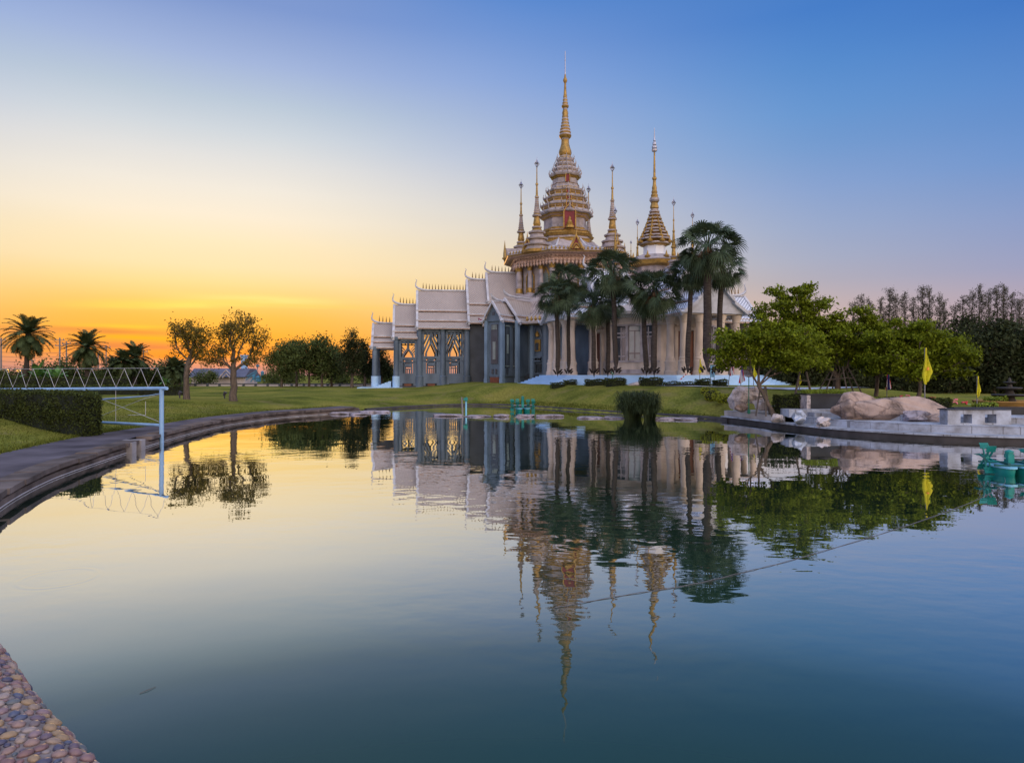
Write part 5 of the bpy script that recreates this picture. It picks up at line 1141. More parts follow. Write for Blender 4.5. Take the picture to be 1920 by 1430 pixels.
for i, (px, Y, s_) in enumerate([(1440,50,.85),(1480,52,.9),(1520,50,.9),(1560,52,.95),(1600,50,1.0),(1645,52,1.05),(1690,50,1.05),(1735,52,1.1),(1780,50,1.15),(1822,52,1.2),(1862,50,1.25),(1900,52,1.2),(1940,50,1.25)]):
    x = gx(px, Y); t, c, used = bts[i % 3]; root = empty('dark_tree', (x, Y, gz(x,Y)-.1), 'dense dark tree below the casuarinas, %s in its belt counted from the temple end' % ORD[i], 'tree', 'dark belt of trees below the casuarinas')
    for src in (t, c):
        o = src if not used[0] else src.copy()
        if used[0]: COL.objects.link(o)
        o.parent = root
    used[0] = True; root.scale = (s_*1.05, s_, s_*1.12); root.rotation_euler = (0,0,i*1.9)
for (px, top, lb) in ((1812,590,'dark round-headed tree among the casuarinas, just right of the broad bank tree'),(1890,606,'dark round-headed tree among the casuarinas, above the stone fountain')):
    Y = 56; x = gx(px, Y); g = gz(x,Y); h = at(px, top, Y)[2]-g
    make_tree('dark_tree', (x, Y, g), lb, 'tall dark trees among the casuarinas', 'tree', 330+px, h*.5, .12, [((0,0,h*.88),(.9,.9,h*.12)),((.2,0,h*.7),(.6,.6,h*.12)),((-.2,0,h*.55),(.9,.9,h*.1))], 40, 3000, .3, .2, 'leafdark')
# ---- background bushes and bananas on the left
bsh = []
for i in range(3):
    bm, V, Fq = tree_meshes(400+i, .3, .08, [((0,0,1.0),(1.3,1.1,.8)),((.9,.2,.8),(.9,.8,.6)),((-.8,0,.9),(.9,.9,.7))], 40, 2600, .3, .2, 'leafmid'); t = bm.build('stem', 'bark', None); c = np_mesh('foliage', V, Fq, 'leafmid'); bsh.append((t, c, [False]))
bush_lab = ['green bush '+q for q in ('at the picture edge left of the big date palm','just behind the banana plants','between the banana plants and the twin power poles','just right of the twin power poles','behind the domed date palm trunk','behind the short ragged date palms','below the close pair of date palms','beyond the rail end, left of the smallest date palms','beside the slim lawn tree, behind the small date palm','between the clump and the tall feathery tree','seen through the open end bay of the temple','just beside the end column of the temple','before the slate blue roof, right of the slim lawn tree','seen behind the middle of the tree clump','at the sunset end of the tree clump')]
for i, (px, Y, s_) in enumerate([(20,70,.9),(80,68,1.15),(118,70,1.25),(150,72,1.1),(190,74,.9),(225,72,1.15),(262,70,1.1),(290,72,1.2),(312,74,1.3),(640,84,1.3),(700,86,1.3),(735,84,1.2),(385,92,1.0),(545,92,1.2),(512,94,1.0)]):
    x = gx(px, Y); t, c, used = bsh[i % 3]; root = empty('bush', (x, Y, gz(x,Y)-.1), bush_lab[i], 'bush', 'bushes behind the lawns')
    for src in (t, c):
        o = src if not used[0] else src.copy()
        if used[0]: COL.objects.link(o)
        o.parent = root
    used[0] = True; root.scale = (s_*1.15, s_, s_*1.1); root.rotation_euler = (0,0,i*1.3)
def banana(px, Y, h, seed, lab):
    r = np.random.default_rng(seed); V = []; Fq = []; o = 0; x = gx(px, Y)
    for i in range(9):
        a = i*2.4+r.normal()*.2; L_ = h*r.uniform(.5,.75); e0 = R(80)-R(6*i); pts = []; p = np.array([0,0,h*.35]); e = e0
        for k in range(7): pts.append(p.copy()); p = p+np.array([math.cos(a)*math.cos(e), math.sin(a)*math.cos(e), math.sin(e)])*L_/6; e -= R(5+2*i)
        S = np.array([-math.sin(a), math.cos(a), 0.])
        for k in range(6):
            w0, w1 = [.16*h*math.sin(math.pi*min(.98,(q/6)*.92+.05))**.6*.6 for q in (k,k+1)]; V += [pts[k]-S*w0, pts[k]+S*w0, pts[k+1]+S*w1, pts[k+1]-S*w1]; Fq.append((o,o+1,o+2,o+3)); o += 4
    root = empty('banana_plant', (x, Y, gz(x,Y)), lab, 'plant', 'banana plants behind the rail'); m = MB(); m.tube([(0,0,-.1),(0,0,h*.45)],[.12,.08],8); m.build('stem','banana',None).parent = root; np_mesh('leaves', np.array(V), np.array(Fq), 'banana').parent = root
for i, (px, Y, h, lab) in enumerate(((68,60,2.6,'tallest banana plant with upright pale leaf near the big date palm'),(82,61,2.0,'banana plant with spreading leaves beside the tallest one'),(95,61,2.1,'banana plant with arching leaves in the middle of the row'),(108,60,2.2,'banana plant with one bright upright leaf left of the twin poles'),(310,58,1.1,'small bright banana plant by the rail end'))): banana(px, Y, h, 500+i, lab)
# ---- low cover on the right bank
hedge('low_hedge', [(gx(1600,27.5),27.3),(gx(1690,27),26.6),(gx(1775,26.3),26.0),(gx(1780,27.5),27.6),(gx(1600,29),29)], .5, 1.0, 'low spreading green hedge behind the big tan rock', 'hedge', None, 420, .09, 'hedge', seed=41)
hedge('round_hedge', ring(1479, 26.6, .62, .5), .45, 1.16, 'dense rounded green hedge left of the black stone planter', 'hedge', None, 900, .07, 'hedge', seed=42)
# ---------------------------------------------------------------- pale blue pipe gate on the left bank
Yg = 19.7; X_ = lambda px: gx(px, Yg); Z_ = lambda y: 2-(y-HOR)*Yg/F_PX
gate = empty('pipe_rail', (X_(303), Yg, 0), 'pale blue pipe rail topped with zigzag rods, standing at the water edge', 'rail')
def rail_xy(px):                                          # the rail runs away from the water edge to the back left
    k = (px-960)/F_PX; t = (-10.35-k*19.7)/(-.505*-k*-1+.862) if False else (-10.35-k*19.7)/(.862+.505*k); return -10.35-.862*t, 19.7+.505*t
def pt(px, y, dy=0): x, y_ = rail_xy(px); return (x, y_+dy, 2-(y-HOR)*y_/F_PX)
m = MB(); m.tube([pt(-120,731), pt(313,728)], .05, 12); m.build('top_rail', 'bluepipe', gate, True, 40)
m = MB(); m.tube([pt(150,790), pt(300,797)], .045, 12); m.build('lower_rail', 'bluepipe', gate, True, 40)
for px in (303, 160, 25): m = MB(); m.tube([pt(px,729)[:2]+(-.4 if px > 200 else .1,), pt(px,729)], .062 if px == 303 else .055, 12); m.build('post', 'bluepipe', gate, True, 40)
bot = [-2,24,48.7,75,102,131,159,188,217.5,248,278,310]; top = [11,38,62,89,116.5,144,172,202,233,264,295]
m = MB()
for i in range(len(top)): m.tube([pt(bot[i],726), pt(top[i],691)], .006, 5); m.tube([pt(top[i],691), pt(bot[i+1],726)], .006, 5)
m.tube([pt(-40,692), pt(297,690)], .006, 5); m.build('zigzag_lattice', 'wire', gate)
m = MB()
for p in (((190,748,.0),(300,791,0)),((190,779,.02),(262,750,.02)),((262,750,.02),(300,739,.02)),((273,752,.0),(273,778,0)),((240,778,0),(273,778,0)),((217,726,0),(217,797,0))): m.tube([pt(*p[0]), pt(*p[1])], .007, 4)
m.build('tension_lattice', 'wire', gate)
m = MB(); m.tube([pt(185,749,.05), pt(240,745,.05), pt(275,742,.05), pt(302,737,.03)], [.03,.025,.016,.01], 8); m.build('furled_net', 'bluepipe', gate, True)

# ---------------------------------------------------------------- stones in the pond
def rock(name, loc, dims, seed, mt, label, cat, group=None, rough=.25, sub=4, facet=True, rz=0.0, flat=.0):
    r = np.random.default_rng(seed); import bmesh
    bm = bmesh.new(); bmesh.ops.create_icosphere(bm, subdivisions=sub, radius=1.0); K = r.normal(size=(9,3)); K /= np.linalg.norm(K, axis=1)[:,None]; D = r.uniform(.62,.95,9); K2 = r.normal(size=(26,3)); K2 /= np.linalg.norm(K2, axis=1)[:,None]; D2 = r.uniform(.60,.90,26); ph = r.uniform(0,6.3,(4,3)); fr = r.uniform(2,5,(4,3))
    for v in bm.verts:
        p = np.array(v.co); 
        for k, d in zip(K, D):
            q = p@k
            if q > d: p = p-k*(q-d)*.9
        if rough > .5:
            for k, d in zip(K2, D2):
                q = p@k
                if q > d: p = p-k*(q-d)*1.15
        n = sum(math.sin(p@fr[i]*(1+i)+ph[i,0])*.5**i for i in range(4)); p = p*(1+rough*.16*n)
        if flat: p[2] = min(p[2], flat)
        c, s_ = math.cos(rz), math.sin(rz); x, y, z = p*np.array(dims)*.5; v.co = (x*c-y*s_, x*s_+y*c, z)
    me = bpy.data.meshes.new(name); bm.to_mesh(me); bm.free(); me.materials.append(M[mt]); me.polygons.foreach_set('use_smooth', [True]*len(me.polygons)); me.set_sharp_from_angle(angle=R(24))
    o = bpy.data.objects.new(name, me); COL.objects.link(o); o.location = loc; return tag(o, label, cat, group)
ST = [(640,776,44,.24,'long flat stone at the sunset end of the stepping stones'),(672,777,40,.18,'low flat stone touching the water, second from the sunset end'),(694,773,36,.24,'flat stone standing a little higher in the first stepping stone group'),(716,773,30,.22,'flat stone at the temple end of the first stepping stone group'),
      (838,780,62,.22,'long dark-edged stone beside the leaning grey stake'),(896,781,48,.16,'low broken stone just right of the leaning stake'),(938,781,31,.26,'oval pale stone alone between broken slab and far aerator'),(983,781,36,.26,'pale stone in line with the far teal aerator'),(1029,781,50,.24,'long stone with a raised hump at one end'),
      (1107,784,46,.18,'low flat stone left of the reed clumps'),(1152,784,44,.2,'flat stone touching the larger reed clump'),(1252,786,52,.22,'flat stone just right of the narrower reed clump'),(1290,787,46,.24,'last flat stone before the right bank')]
for i, (px, yb, wpx, h, lab) in enumerate(ST):
    Y = 2*F_PX/(yb-HOR); rock('stepping_stone', (gx(px,Y), Y, .02), (wpx*Y/F_PX*1.08, .8, h*1.15), 600+i, 'purplerock', lab, 'stone', 'stepping stones across the pond', .5, 4, flat=.62)
m = MB(); x, y, _ = at(868,778,33.3); m.tube([(x,y,-.2),(x-.06,y,.9)], [.05,.035], 8); tag(m.build('stake', 'pole'), 'thin grey stake leaning up from the stepping stones', 'stake')
pu = empty('pump', (gx(874,35.5), 35.5, 0), 'small pump head on a pale blue pipe beside the leaning stake', 'pump')
m = MB(); x = gx(874,35.5); m.tube([(x,35.5,-.2),(x,35.5,.62)], .045, 8); m.build('pipe', 'floatblue', pu); m = MB(); m.box((x-.03,35.5,.72),(.22,.16,.12)); m.tube([(x,35.5,.6),(x,35.5,.82)], .07, 8); m.build('pump_head', 'teal', pu)

# ---------------------------------------------------------------- paddle-wheel aerators
def aerator(loc, rz, sc, wheels, floats, label, motor_h=.34):
    root = empty('aerator', loc, label, 'aerator', 'paddle wheel aerators in the pond'); root.rotation_euler = (0,0,rz); root.scale = (sc,)*3
    def put(m, nm, mt, par=root, **k):
        keep = par.location.copy(); o = m.build(nm, mt, None, **k); o.parent = par; return o
    for fx in floats:
        m = MB(); n = 32; sec = []
        for z, k in ((-.1,.8),(.0,.95),(.12,1.0),(.16,1.0)):
            sec.append([(fx+.17*k*math.copysign(abs(math.cos(t))**.8, math.cos(t)), .48*k*math.sin(t), z) for t in np.arange(n)/n*2*np.pi])
        v = [p for s_ in sec for p in s_]; f = [(i*n+k, i*n+(k+1)%n, (i+1)*n+(k+1)%n, (i+1)*n+k) for i in range(3) for k in range(n)]+[tuple(range(3*n,4*n))]
        m.add(v, f); fo = put(m, 'float', 'teal', smooth=True, auto=40); m = MB(); m.prism([(fx+.2*math.copysign(abs(math.cos(t))**.8, math.cos(t)), .53*math.sin(t)) for t in np.arange(n)/n*2*np.pi], .162, .195); put(m, 'float_lid', 'floatblue', fo)
    x0, x1 = min(wheels)-.05, max(wheels)+.05
    m = MB(); m.tube([(x0,0,.33),(x1,0,.33)], .014, 8); put(m, 'axle', 'silver')
    m = MB()
    for y in (-.3,.3): m.box(((x0+x1)/2,y,.215),(x1-x0-.1,.06,.035))
    for fx in floats: m.box((fx,0,.25),(.05,.75,.04))
    put(m, 'frame', 'tealdark'); m = MB(); mx = (floats[0]+floats[-1])/2
    m.box((mx,0,.32),(.12,.16,.2)); m.tube([(mx,0,.3),(mx,0,.33+motor_h)], .075, 12); m.lathe([(0,.085),(.03,.08),(.06,.02)], 12, (mx,0,.33+motor_h)); put(m, 'motor', 'teal')
    for i, wx in enumerate(wheels):
        m = MB(); m.tube([(wx-.05,0,.33),(wx+.05,0,.33)], .05, 10)
        for k in range(6):
            a = k*math.pi/3+i*.4+.25; c, s_ = math.cos(a), math.sin(a); P = lambda u, v, q: (wx+q, u*c-v*s_, .33+u*s_+v*c)
            for q in (-.04,.04):
                m.add([P(.04,-.018,q-.01),P(.04,.018,q-.01),P(.23,.018,q-.01),P(.23,-.018,q-.01),P(.04,-.018,q+.01),P(.04,.018,q+.01),P(.23,.018,q+.01),P(.23,-.018,q+.01)], [(0,1,2,3),(7,6,5,4),(0,4,5,1),(1,5,6,2),(2,6,7,3),(3,7,4,0)])
            for q in (-.075,-.045,-.015,.015,.045,.075):  # slotted scoop
                for u0, u1 in ((.21,.27),(.27,.335)):
                    sh = -.02 if u0 > .25 else 0
                    m.add([P(u0,sh,q-.012),P(u0,sh,q+.012),P(u1,sh-.03,q+.012),P(u1,sh-.03,q-.012),P(u0,sh+.012,q-.012),P(u0,sh+.012,q+.012),P(u1,sh-.018,q+.012),P(u1,sh-.018,q-.012)], [(0,1,2,3),(7,6,5,4),(0,4,5,1),(1,5,6,2),(2,6,7,3),(3,7,4,0)])
            m.add([P(.2,-.015,-.095),P(.2,-.015,.095),P(.235,-.02,.095),P(.235,-.02,-.095),P(.2,.0,-.095),P(.2,.0,.095),P(.235,-.005,.095),P(.235,-.005,-.095)], [(0,1,2,3),(7,6,5,4),(0,4,5,1),(1,5,6,2),(2,6,7,3),(3,7,4,0)])
        put(m, 'paddle_wheel', 'teal')
    return root
aerator((10.35,13.5,0), R(-8), .95, (-.72,.14,.8), (-.48,-.08), 'near teal paddle wheel aerator floating by the right bank', .12)
aerator((gx(980,36.6),36.6,0), R(6), 1.05, (-.55,-.28,.28,.55), (-.2,.2), 'far teal paddle wheel aerator behind the stepping stones', .42)
m = MB(); P = [(.366,5.73),(1.0,6.05),(1.73,6.38),(2.4,6.8),(3.15,7.3),(5.1,8.75),(7.3,10.56),(8.9,12.1),(9.6,13.0)]
m.tube([(x,y,.004+.003*math.sin(i*2.1)) for i,(x,y) in enumerate(catmull(P,8,False))], .0032, 6); tag(m.build('mooring_rope', 'cable'), 'thin pale rope floating from the near aerator across the pond', 'rope')

# ---------------------------------------------------------------- right bank: rocks, planter, low walls
rock('boulder', (gx(1664,23.4),23.4,.72), (3.75,1.5,1.25), 701, 'tanrock', 'huge smooth tan boulder lying on the pale terrace', 'boulder', None, .35, 5, rz=-.12)
rock('boulder', (gx(1602,23.5),23.5,.86), (1.6,1.1,1.12), 722, 'tanrock', 'rounded tan boulder head leaning on the huge tan boulder', 'boulder', None, .3, 5)
rock('boulder', (gx(1722,22.3),22.3,.6), (1.35,.8,.55), 702, 'purplerock', 'low grey cracked boulder in front of the huge tan one', 'boulder', None, .8, 4)
rock('boulder', (gx(1756,22.1),22.1,.55), (.75,.5,.36), 703, 'tanrock', 'small rounded tan boulder at the low end of the huge one', 'boulder', None, .4, 4)
for i, (px, py, Y, d, mt, lab) in enumerate(((1388,745,28.6,(1.15,.9,1.15),'whiterock','tall craggy white rock with a dark hollow beside the golden shrubs'),(1412,741,28.9,(1.1,.8,.85),'whiterock','white craggy rock behind the thin green lamp post'),(1428,757,27.6,(.95,.7,.62),'whiterock','pale violet block of rock behind the leaning tree stakes'),(1392,763,27.9,(.9,.5,.4),'tanrock','low brown-veined rock at the lawn end of the white rocks'),
      (1458,782,25.2,(.72,.55,.40),'whiterock','rounded pale block on the water ledge nearest the lawn'),(1499,783,24.4,(1.05,.6,.62),'bluestone','bluish white squared block on the water ledge'),(1541,789,23.4,(1.0,.6,.40),'whiterock','white rough topped slab resting on the water ledge'),(1538,797,23.3,(.3,.3,.16),'whiterock','small white stone wedged under the rough topped slab'))):
    x, y, z = at(px, py, Y); rock('white_rock', (x,y,z-.03), d, 740+i, mt, lab, 'rock', 'white rocks on the right bank', .8, 4, rz=.2*i)
m = MB(); x = gx(1552,26.0); m.box((x,26.2,.93),(1.75,.9,.62)); m.box((x-.02,26.2,1.255),(1.85,1.0,.05)); pl = m.build('planter', 'blackstone'); tag(pl, 'black polished stone planter box with rough pale end, grass growing on top', 'planter')
m = MB(); m.box((x-.93,26.0,.92),(.14,.85,.6)); m.build('end_slab', 'whiterock', pl)
def tufts(name, x0, x1, Y0, Y1, z, n, seed, label, mt='topiary', h=.22):
    r = np.random.default_rng(seed); V = []; Fq = []; o = 0
    for i in range(n):
        b = np.array([r.uniform(x0,x1), r.uniform(Y0,Y1), z]); a = r.uniform(0,6.3); t = b+np.array([math.cos(a)*.1, math.sin(a)*.1, h*r.uniform(.6,1.2)]); s_ = np.array([-math.sin(a), math.cos(a), 0])*.016; V += [b-s_, b+s_, t+s_*.2, t-s_*.2]; Fq.append((o,o+1,o+2,o+3)); o += 4
    return tag(np_mesh(name, np.array(V), np.array(Fq), mt), label, 'grass', kind='stuff')
tufts('planter_grass', x-.85, x+.85, 25.8, 26.6, 1.27, 900, 5, 'bright yellow-green grass blades growing from the black planter', 'limeleaf', .17)
tufts('bank_grass', gx(1600,26.5), gx(1650,26.5), 26.2, 27.0, .75, 800, 6, 'yellow-green grass tuft spilling beside the black planter', 'limeleaf', .34)
lw_ = empty('low_wall', (gx(1836,21), 21.2, .43), 'pale low wall block with two square openings and a dark coping', 'wall')
x0, x1 = gx(1777,20.8), gx(1896,20.8); m = MB(); Yw = 21.0; hw = .2
segs_ = [x0, x0+.40, x0+.76, x0+1.16, x0+1.52, x1]
for a, b in ((0,1),(2,3),(4,5)): m.box(((segs_[a]+segs_[b])/2,Yw,.67),(segs_[b]-segs_[a],.4,.48))
for a, b in ((1,2),(3,4)): m.box(((segs_[a]+segs_[b])/2,Yw,.845),(segs_[b]-segs_[a],.396,.13)); m.box(((segs_[a]+segs_[b])/2,Yw,.465),(segs_[b]-segs_[a],.396,.07))
m.build('wall_block', 'terrace', lw_); m = MB(); m.box(((x0+x1)/2,Yw,.93),(x1-x0+.1,.46,.035)); m.build('coping', 'blackstone', lw_)
m = MB(); m.box((gx(1900,23)+.6,23.6,.62),(4.6,.2,.5)); tag(m.build('dark_wall', 'blackstone'), 'dark polished low wall running behind the pale block with openings', 'wall')
m = MB(); m.box((gx(1520,25.5),25.6,.55),(1.9,.8,.3)); m.box((gx(1556,25)+.2,25.0,.5),(1.9,.8,.22)); tag(m.build('stone_step', 'terrace'), 'broad pale step block before the black planter', 'step')

# ---------------------------------------------------------------- flags
def flag(px, Y, ytop, ybot_pole, ycloth, wpx, mats, label, cat='flag', lean=0, group='flags along the right bank', seed=0):
    x = gx(px, Y); g = at(px, ybot_pole, Y)[2]; root = empty('flag', (x, Y, g), label, cat, group); zt = at(px, ytop, Y)[2]; zb = at(px, ycloth, Y)[2]; k = Y/F_PX
    m = MB(); m.tube([(x-lean*(zt-g),Y,g-.1),(x,Y,zt)], [.022,.014], 8); m.build('pole', 'pole', root); r = random.Random(seed)
    n, c = 14, 10; W2 = wpx*k; V = []; Fq = []; mi = []
    for i in range(n+1):
        t = i/n; wd = W2*(.10+.9*min(1,t/.72)**1.1)*(1 if t < .72 else 1-.62*(t-.72)/.28) if len(mats) == 1 else W2*(.45+.55*t)
        for j in range(c+1):
            s_ = j/c; z = zt-(zt-zb)*t*(1-.12*s_*(t > .0)-(.10*abs(s_-.45) if t > .8 else 0)); V.append((x+.01+wd*(s_-.35)+.02*math.sin(t*5+j), Y-.04+.07*W2/.3*math.sin(s_*9+t*2.5+seed)*t, z))
    for i in range(n):
        for j in range(c): a = i*(c+1)+j; Fq.append((a,a+1,a+c+2,a+c+1)); mi.append((0,1,2,2,1,0)[min(5,int(j/c*6))] if len(mats) == 3 else 0)
    o = np_mesh('cloth', np.array(V)-np.array(parent_world(root)), Fq, mats, root, mi); o.data.polygons.foreach_set('use_smooth', [True]*len(o.data.polygons))
    if len(mats) == 1 and wpx > 8:
        m = MB(); m.tube([(x+.02,Y-.14,zb+(zt-zb)*.42),(x+.025,Y-.145,zb+(zt-zb)*.5)], [.05,.03], 8); m.build('emblem', 'orange', root)
    return root
THAI = ['flagred','flagwhite','flagblue']
flag(1734,24.3,652,760,724,17,['yellow'],'largest yellow flag hanging on a pole before the broad bank tree',seed=1)
flag(1832,25.5,705,756,748,8,['yellow'],'small yellow flag beside the stone fountain',seed=2)
flag(1663,30.0,702,752,733,12,THAI,'red white and blue flag on a short pole behind the big tan boulder',seed=3)
flag(1371,36.6,676,727,706,7,THAI,'red white and blue flag on a leaning pole nearest the pale blue banner',lean=.12,seed=4)
flag(1389,36.0,684,726,720,10,THAI,'red white and blue flag between the leaning one and a yellow flag',seed=5)
flag(1413,35.4,685,726,712,8,['yellow'],'yellow flag partly behind the green lamp post',seed=6)
flag(1312,38.2,673,722,702,8,['yellow'],'yellow flag on a thin pole beside the tallest palm trunk',seed=7)
flag(1499,32.5,703,728,722,4,['yellow'],'tiny yellow flag seen under the bank trees',seed=8)

# ---------------------------------------------------------------- small furniture of the grounds
def sign(px, Y, y0, y1, wpx, mt, name, label, post=None, marks=None):
    x, _, z0 = at(px, y1, Y); z1 = at(px, y0, Y)[2]; wd = wpx*Y/F_PX; root = empty(name, (x,Y,gz(x,Y)), label, 'sign'); m = MB(); m.box((x,Y,(z0+z1)/2),(wd,.05,z1-z0)); m.build('board', mt, root)
    m = MB()
    if post: m.tube([(x,Y+.05,gz(x,Y)-.1),(x,Y+.05,z1)], .025, 6)
    else:
        for s_ in (-1,1): m.tube([(x+s_*wd*.45,Y+.05,gz(x,Y)-.1),(x+s_*wd*.45,Y+.05,z1)], .02, 6)
    m.build('post', post or 'pole', root)
    if marks: m = MB(); [m.box((x+dx*wd,Y-.032,z0+(z1-z0)*f_),(wd*w_,.012,(z1-z0)*h_)) for dx, f_, w_, h_ in marks]; m.build('lettering', 'flagblue' if mt != 'greenpaint' else 'flagwhite', root)
sign(1336,39.3,684,707,8,'signblue','banner','upright pale blue banner board with dark marks beside the palm trunk',None,[(.05,.85,.4,.07),(-.1,.66,.5,.09),(.08,.47,.45,.08),(-.05,.28,.5,.08),(.1,.12,.3,.06)])
sign(1278,43.6,687,697,7.5,'flagwhite','notice','small white notice board between the hall columns',None,[(0,.7,.7,.06),(0,.5,.6,.06),(0,.3,.7,.06)])
sign(1149,42.6,696,701,5.5,'greenpaint','notice','small green sign on a green post left of the hall window palms','greenpaint',[(0,.5,.6,.3)])
lx, Yl = gx(1404,27.4), 27.4; root = empty('garden_lamp', (lx,Yl,.44), 'thin dark green lamp post with pale flat head by the white rocks', 'lamp'); m = MB(); m.tube([(lx,Yl,.4),(lx,Yl,at(0,706,Yl)[2])], .02, 8); m.box((lx,Yl,.5),(.1,.1,.16)); m.build('post','greenpaint',root); m = MB(); m.lathe([(0,.05),(.03,.16),(.09,.17),(.13,.06)],12,(lx,Yl,at(0,707,Yl)[2])); m.build('lamp_head','whiterock',root)
m = MB(); x0, Yb = gx(1262,42.4), 42.4; b = MB()
bar_ = empty('barrier', (x0,Yb,1.2), 'low red and white striped barrier lying up the pale blue steps', 'barrier')
for i in range(9):
    p = np.array(at(1267+i*2.1, 719-i*2.0, 42.2)); q = np.array(at(1267+(i+1)*2.1, 719-(i+1)*2.0, 42.2)); m = MB(); m.tube([p-np.array([.0,.1,0]), q-np.array([0,.1,0])], .035, 6); m.build('stripe', 'flagred' if i%2 == 0 else 'flagwhite', bar_)
rock('rock', (gx(1192,40.3),40.3,1.35), (1.1,.7,.5), 790, 'whiterock', 'pale rounded rock at the foot of the pale blue steps', 'rock', None, .4)
def stakes(px, Y, ytop, ybot, wpx, label, seed, n=4):
    x, _, zb = at(px, ybot, Y); zt = at(px, ytop, Y)[2]; wd = wpx*Y/F_PX/2; root = empty('tree_stakes', (x,Y,zb), label, 'stakes', 'wooden tree supports'); r = random.Random(seed); tops = []
    for i in range(n):
        a = i*2*math.pi/n+.5; m = MB(); p = (x+wd*math.cos(a),Y+wd*.8*math.sin(a),zb-.1); q = (x+wd*.35*math.cos(a),Y+wd*.3*math.sin(a),zt+r.uniform(-.08,.08)); m.tube([p,q], [.034,.026], 6); m.build('pole', 'stakewood', root); tops.append((p,q))
    f_ = .62
    for i in range(n):
        a, b = [np.array(t[0])*(1-f_)+np.array(t[1])*f_ for t in (tops[i], tops[(i+1)%n])]; m = MB(); m.tube([a+(a-b)*.12, b+(b-a)*.12], .022, 6); m.build('crossbar', 'stakewood', root)
stakes(1506,27.2,695,739,42,'wooden pole frame propping the tree behind the rounded green hedge',1)
stakes(1574,29.0,690,738,84,'widest wooden pole frame around the tallest bank tree trunk',2,6)
stakes(1432,26.4,722,775,30,'leaning wooden poles propping the low broad tree at the ledge',3,3)
# stone fountain
fx, Yf = gx(1893,26), 26.0; g = .55; ft = empty('fountain', (fx,Yf,g), 'tiered dark stone fountain rising from a round ochre basin', 'fountain')
m = MB(); m.lathe([(0,1.0),(.05,1.05),(.3,1.15),(.42,1.22),(.46,1.2),(.44,1.1),(.3,1.02)], 28, (fx,Yf,g)); m.build('basin', 'terracotta', ft, True, 40)
m = MB(); m.lathe([(.3,.5),(.42,.22),(.6,.16),(.62,.55),(.68,.62),(.7,.58),(.72,.16),(.86,.11),(.9,.38),(.95,.42),(.97,.4),(.99,.1),(1.1,.07),(1.14,.2),(1.18,.22),(1.2,.06),(1.3,.05),(1.36,.01)], 20, (fx,Yf,g)); m.build('tiers', 'darkfount', ft, True, 40)
hedge('fountain_shrub', ring(1848,25.4,.42,.35), .5, .9, 'bright yellow-green shrub at the foot of the fountain basin', 'shrub', None, 700, .08, 'limeleaf', seed=51)
hedge('fountain_shrub', ring(1866,25.9,.4,.35), .55, 1.12, 'taller leafy shrub leaning on the fountain tiers', 'shrub', None, 600, .09, 'limeleaf', seed=52)
# free-standing painted letters on the far lawn
def letter(ch, px, Y, hpx, ybase, mt, label):
    cu = bpy.data.curves.new('letter', 'FONT'); cu.body = ch; cu.extrude = .05; cu.size = 1.0; ob = bpy.data.objects.new('tmp', cu); COL.objects.link(ob); dg = bpy.context.evaluated_depsgraph_get(); me = bpy.data.meshes.new_from_object(ob.evaluated_get(dg)); bpy.data.objects.remove(ob); co = np.array([v.co[:] for v in me.vertices]) if len(me.vertices) else np.zeros((1,3)); lo, hi = co.min(0), co.max(0); s_ = hpx*Y/F_PX/max(.1, hi[1]-lo[1])
    for v in me.vertices: v.co = ((v.co.x-(lo[0]+hi[0])/2)*s_, -v.co.z*1.0, (v.co.y-lo[1])*s_)
    me.materials.clear(); me.materials.append(M[mt]); o = bpy.data.objects.new('letter_board', me); COL.objects.link(o); o.location = at(px, ybase, Y); return tag(o, label, 'letter', 'painted letters on the far lawn')
for a in (('ด',1778,30,9,764,'orange','orange painted letter half hidden behind the low hedge end'),('อื',1790,29.6,18,765,'pink','tall pink painted letter with a raised tail on the far lawn'),('ส',1808,29.6,14,766,'redp','red painted letter with a slanting stroke on the far lawn'),('า',1816.5,29.6,10,767,'greenp','slim pale green hooked painted letter'),('ค',1828,29.4,11,768,'orange','broad orange painted letter under the small yellow flag'),('ก',1839,29.4,11,768,'orange','orange painted letter touching the fountain shrub'),
          ('ร',1690,30.5,8,749,'redp','dull red painted letter far behind the tan boulder'),('อ',1702,30.5,10,750,'pink','pink painted letter behind the low spreading hedge'),('ช',1748,30,13,757,'redp','bright red painted letter right of the largest yellow flag'),('ม',1751,29.8,8,761,'purple','purple painted letter low behind the spreading hedge'),('น',1763,30,7,758,'lime','pale lime painted letter beside the purple one')): letter(*a)
# ---------------------------------------------------------------- far left: wall, buildings, poles and lamps
fw = empty('boundary_wall', (gx(520,72),72,.3), 'long pale boundary wall with posts and dark coping behind the left lawn', 'wall')
m = MB(); xa, xb = gx(345,72), gx(705,72); m.box(((xa+xb)/2,72,.62),(xb-xa,.15,.8)); m.build('wall_panel', 'fence', fw)
m = MB(); m.box(((xa+xb)/2,72,1.06),(xb-xa,.26,.08)); m.build('coping', 'greydark', fw); n = 17
for i in range(n): m = MB(); m.box((xa+(xb-xa)*i/(n-1),71.93,.64),(.22,.24,.84)); m.build('post', 'greydark', fw)
hb = empty('house', (gx(405,100),100,.3), 'low slate blue roofed building with two white gable ornaments behind the boundary wall', 'building')
m = MB(); a, b = gx(352,100), gx(460,100); m.box(((a+b)/2,103,1.0),(b-a-.6,5,1.8)); m.build('wall', 'fence', hb); m = MB(); m.xf = lambda u, v, z: (u, 103+v, z); m.extr([(-3.2,1.7),(3.2,1.7),(1.0,3.0),(-1.0,3.0)], a, b); m.build('roof', 'blueroof', hb)
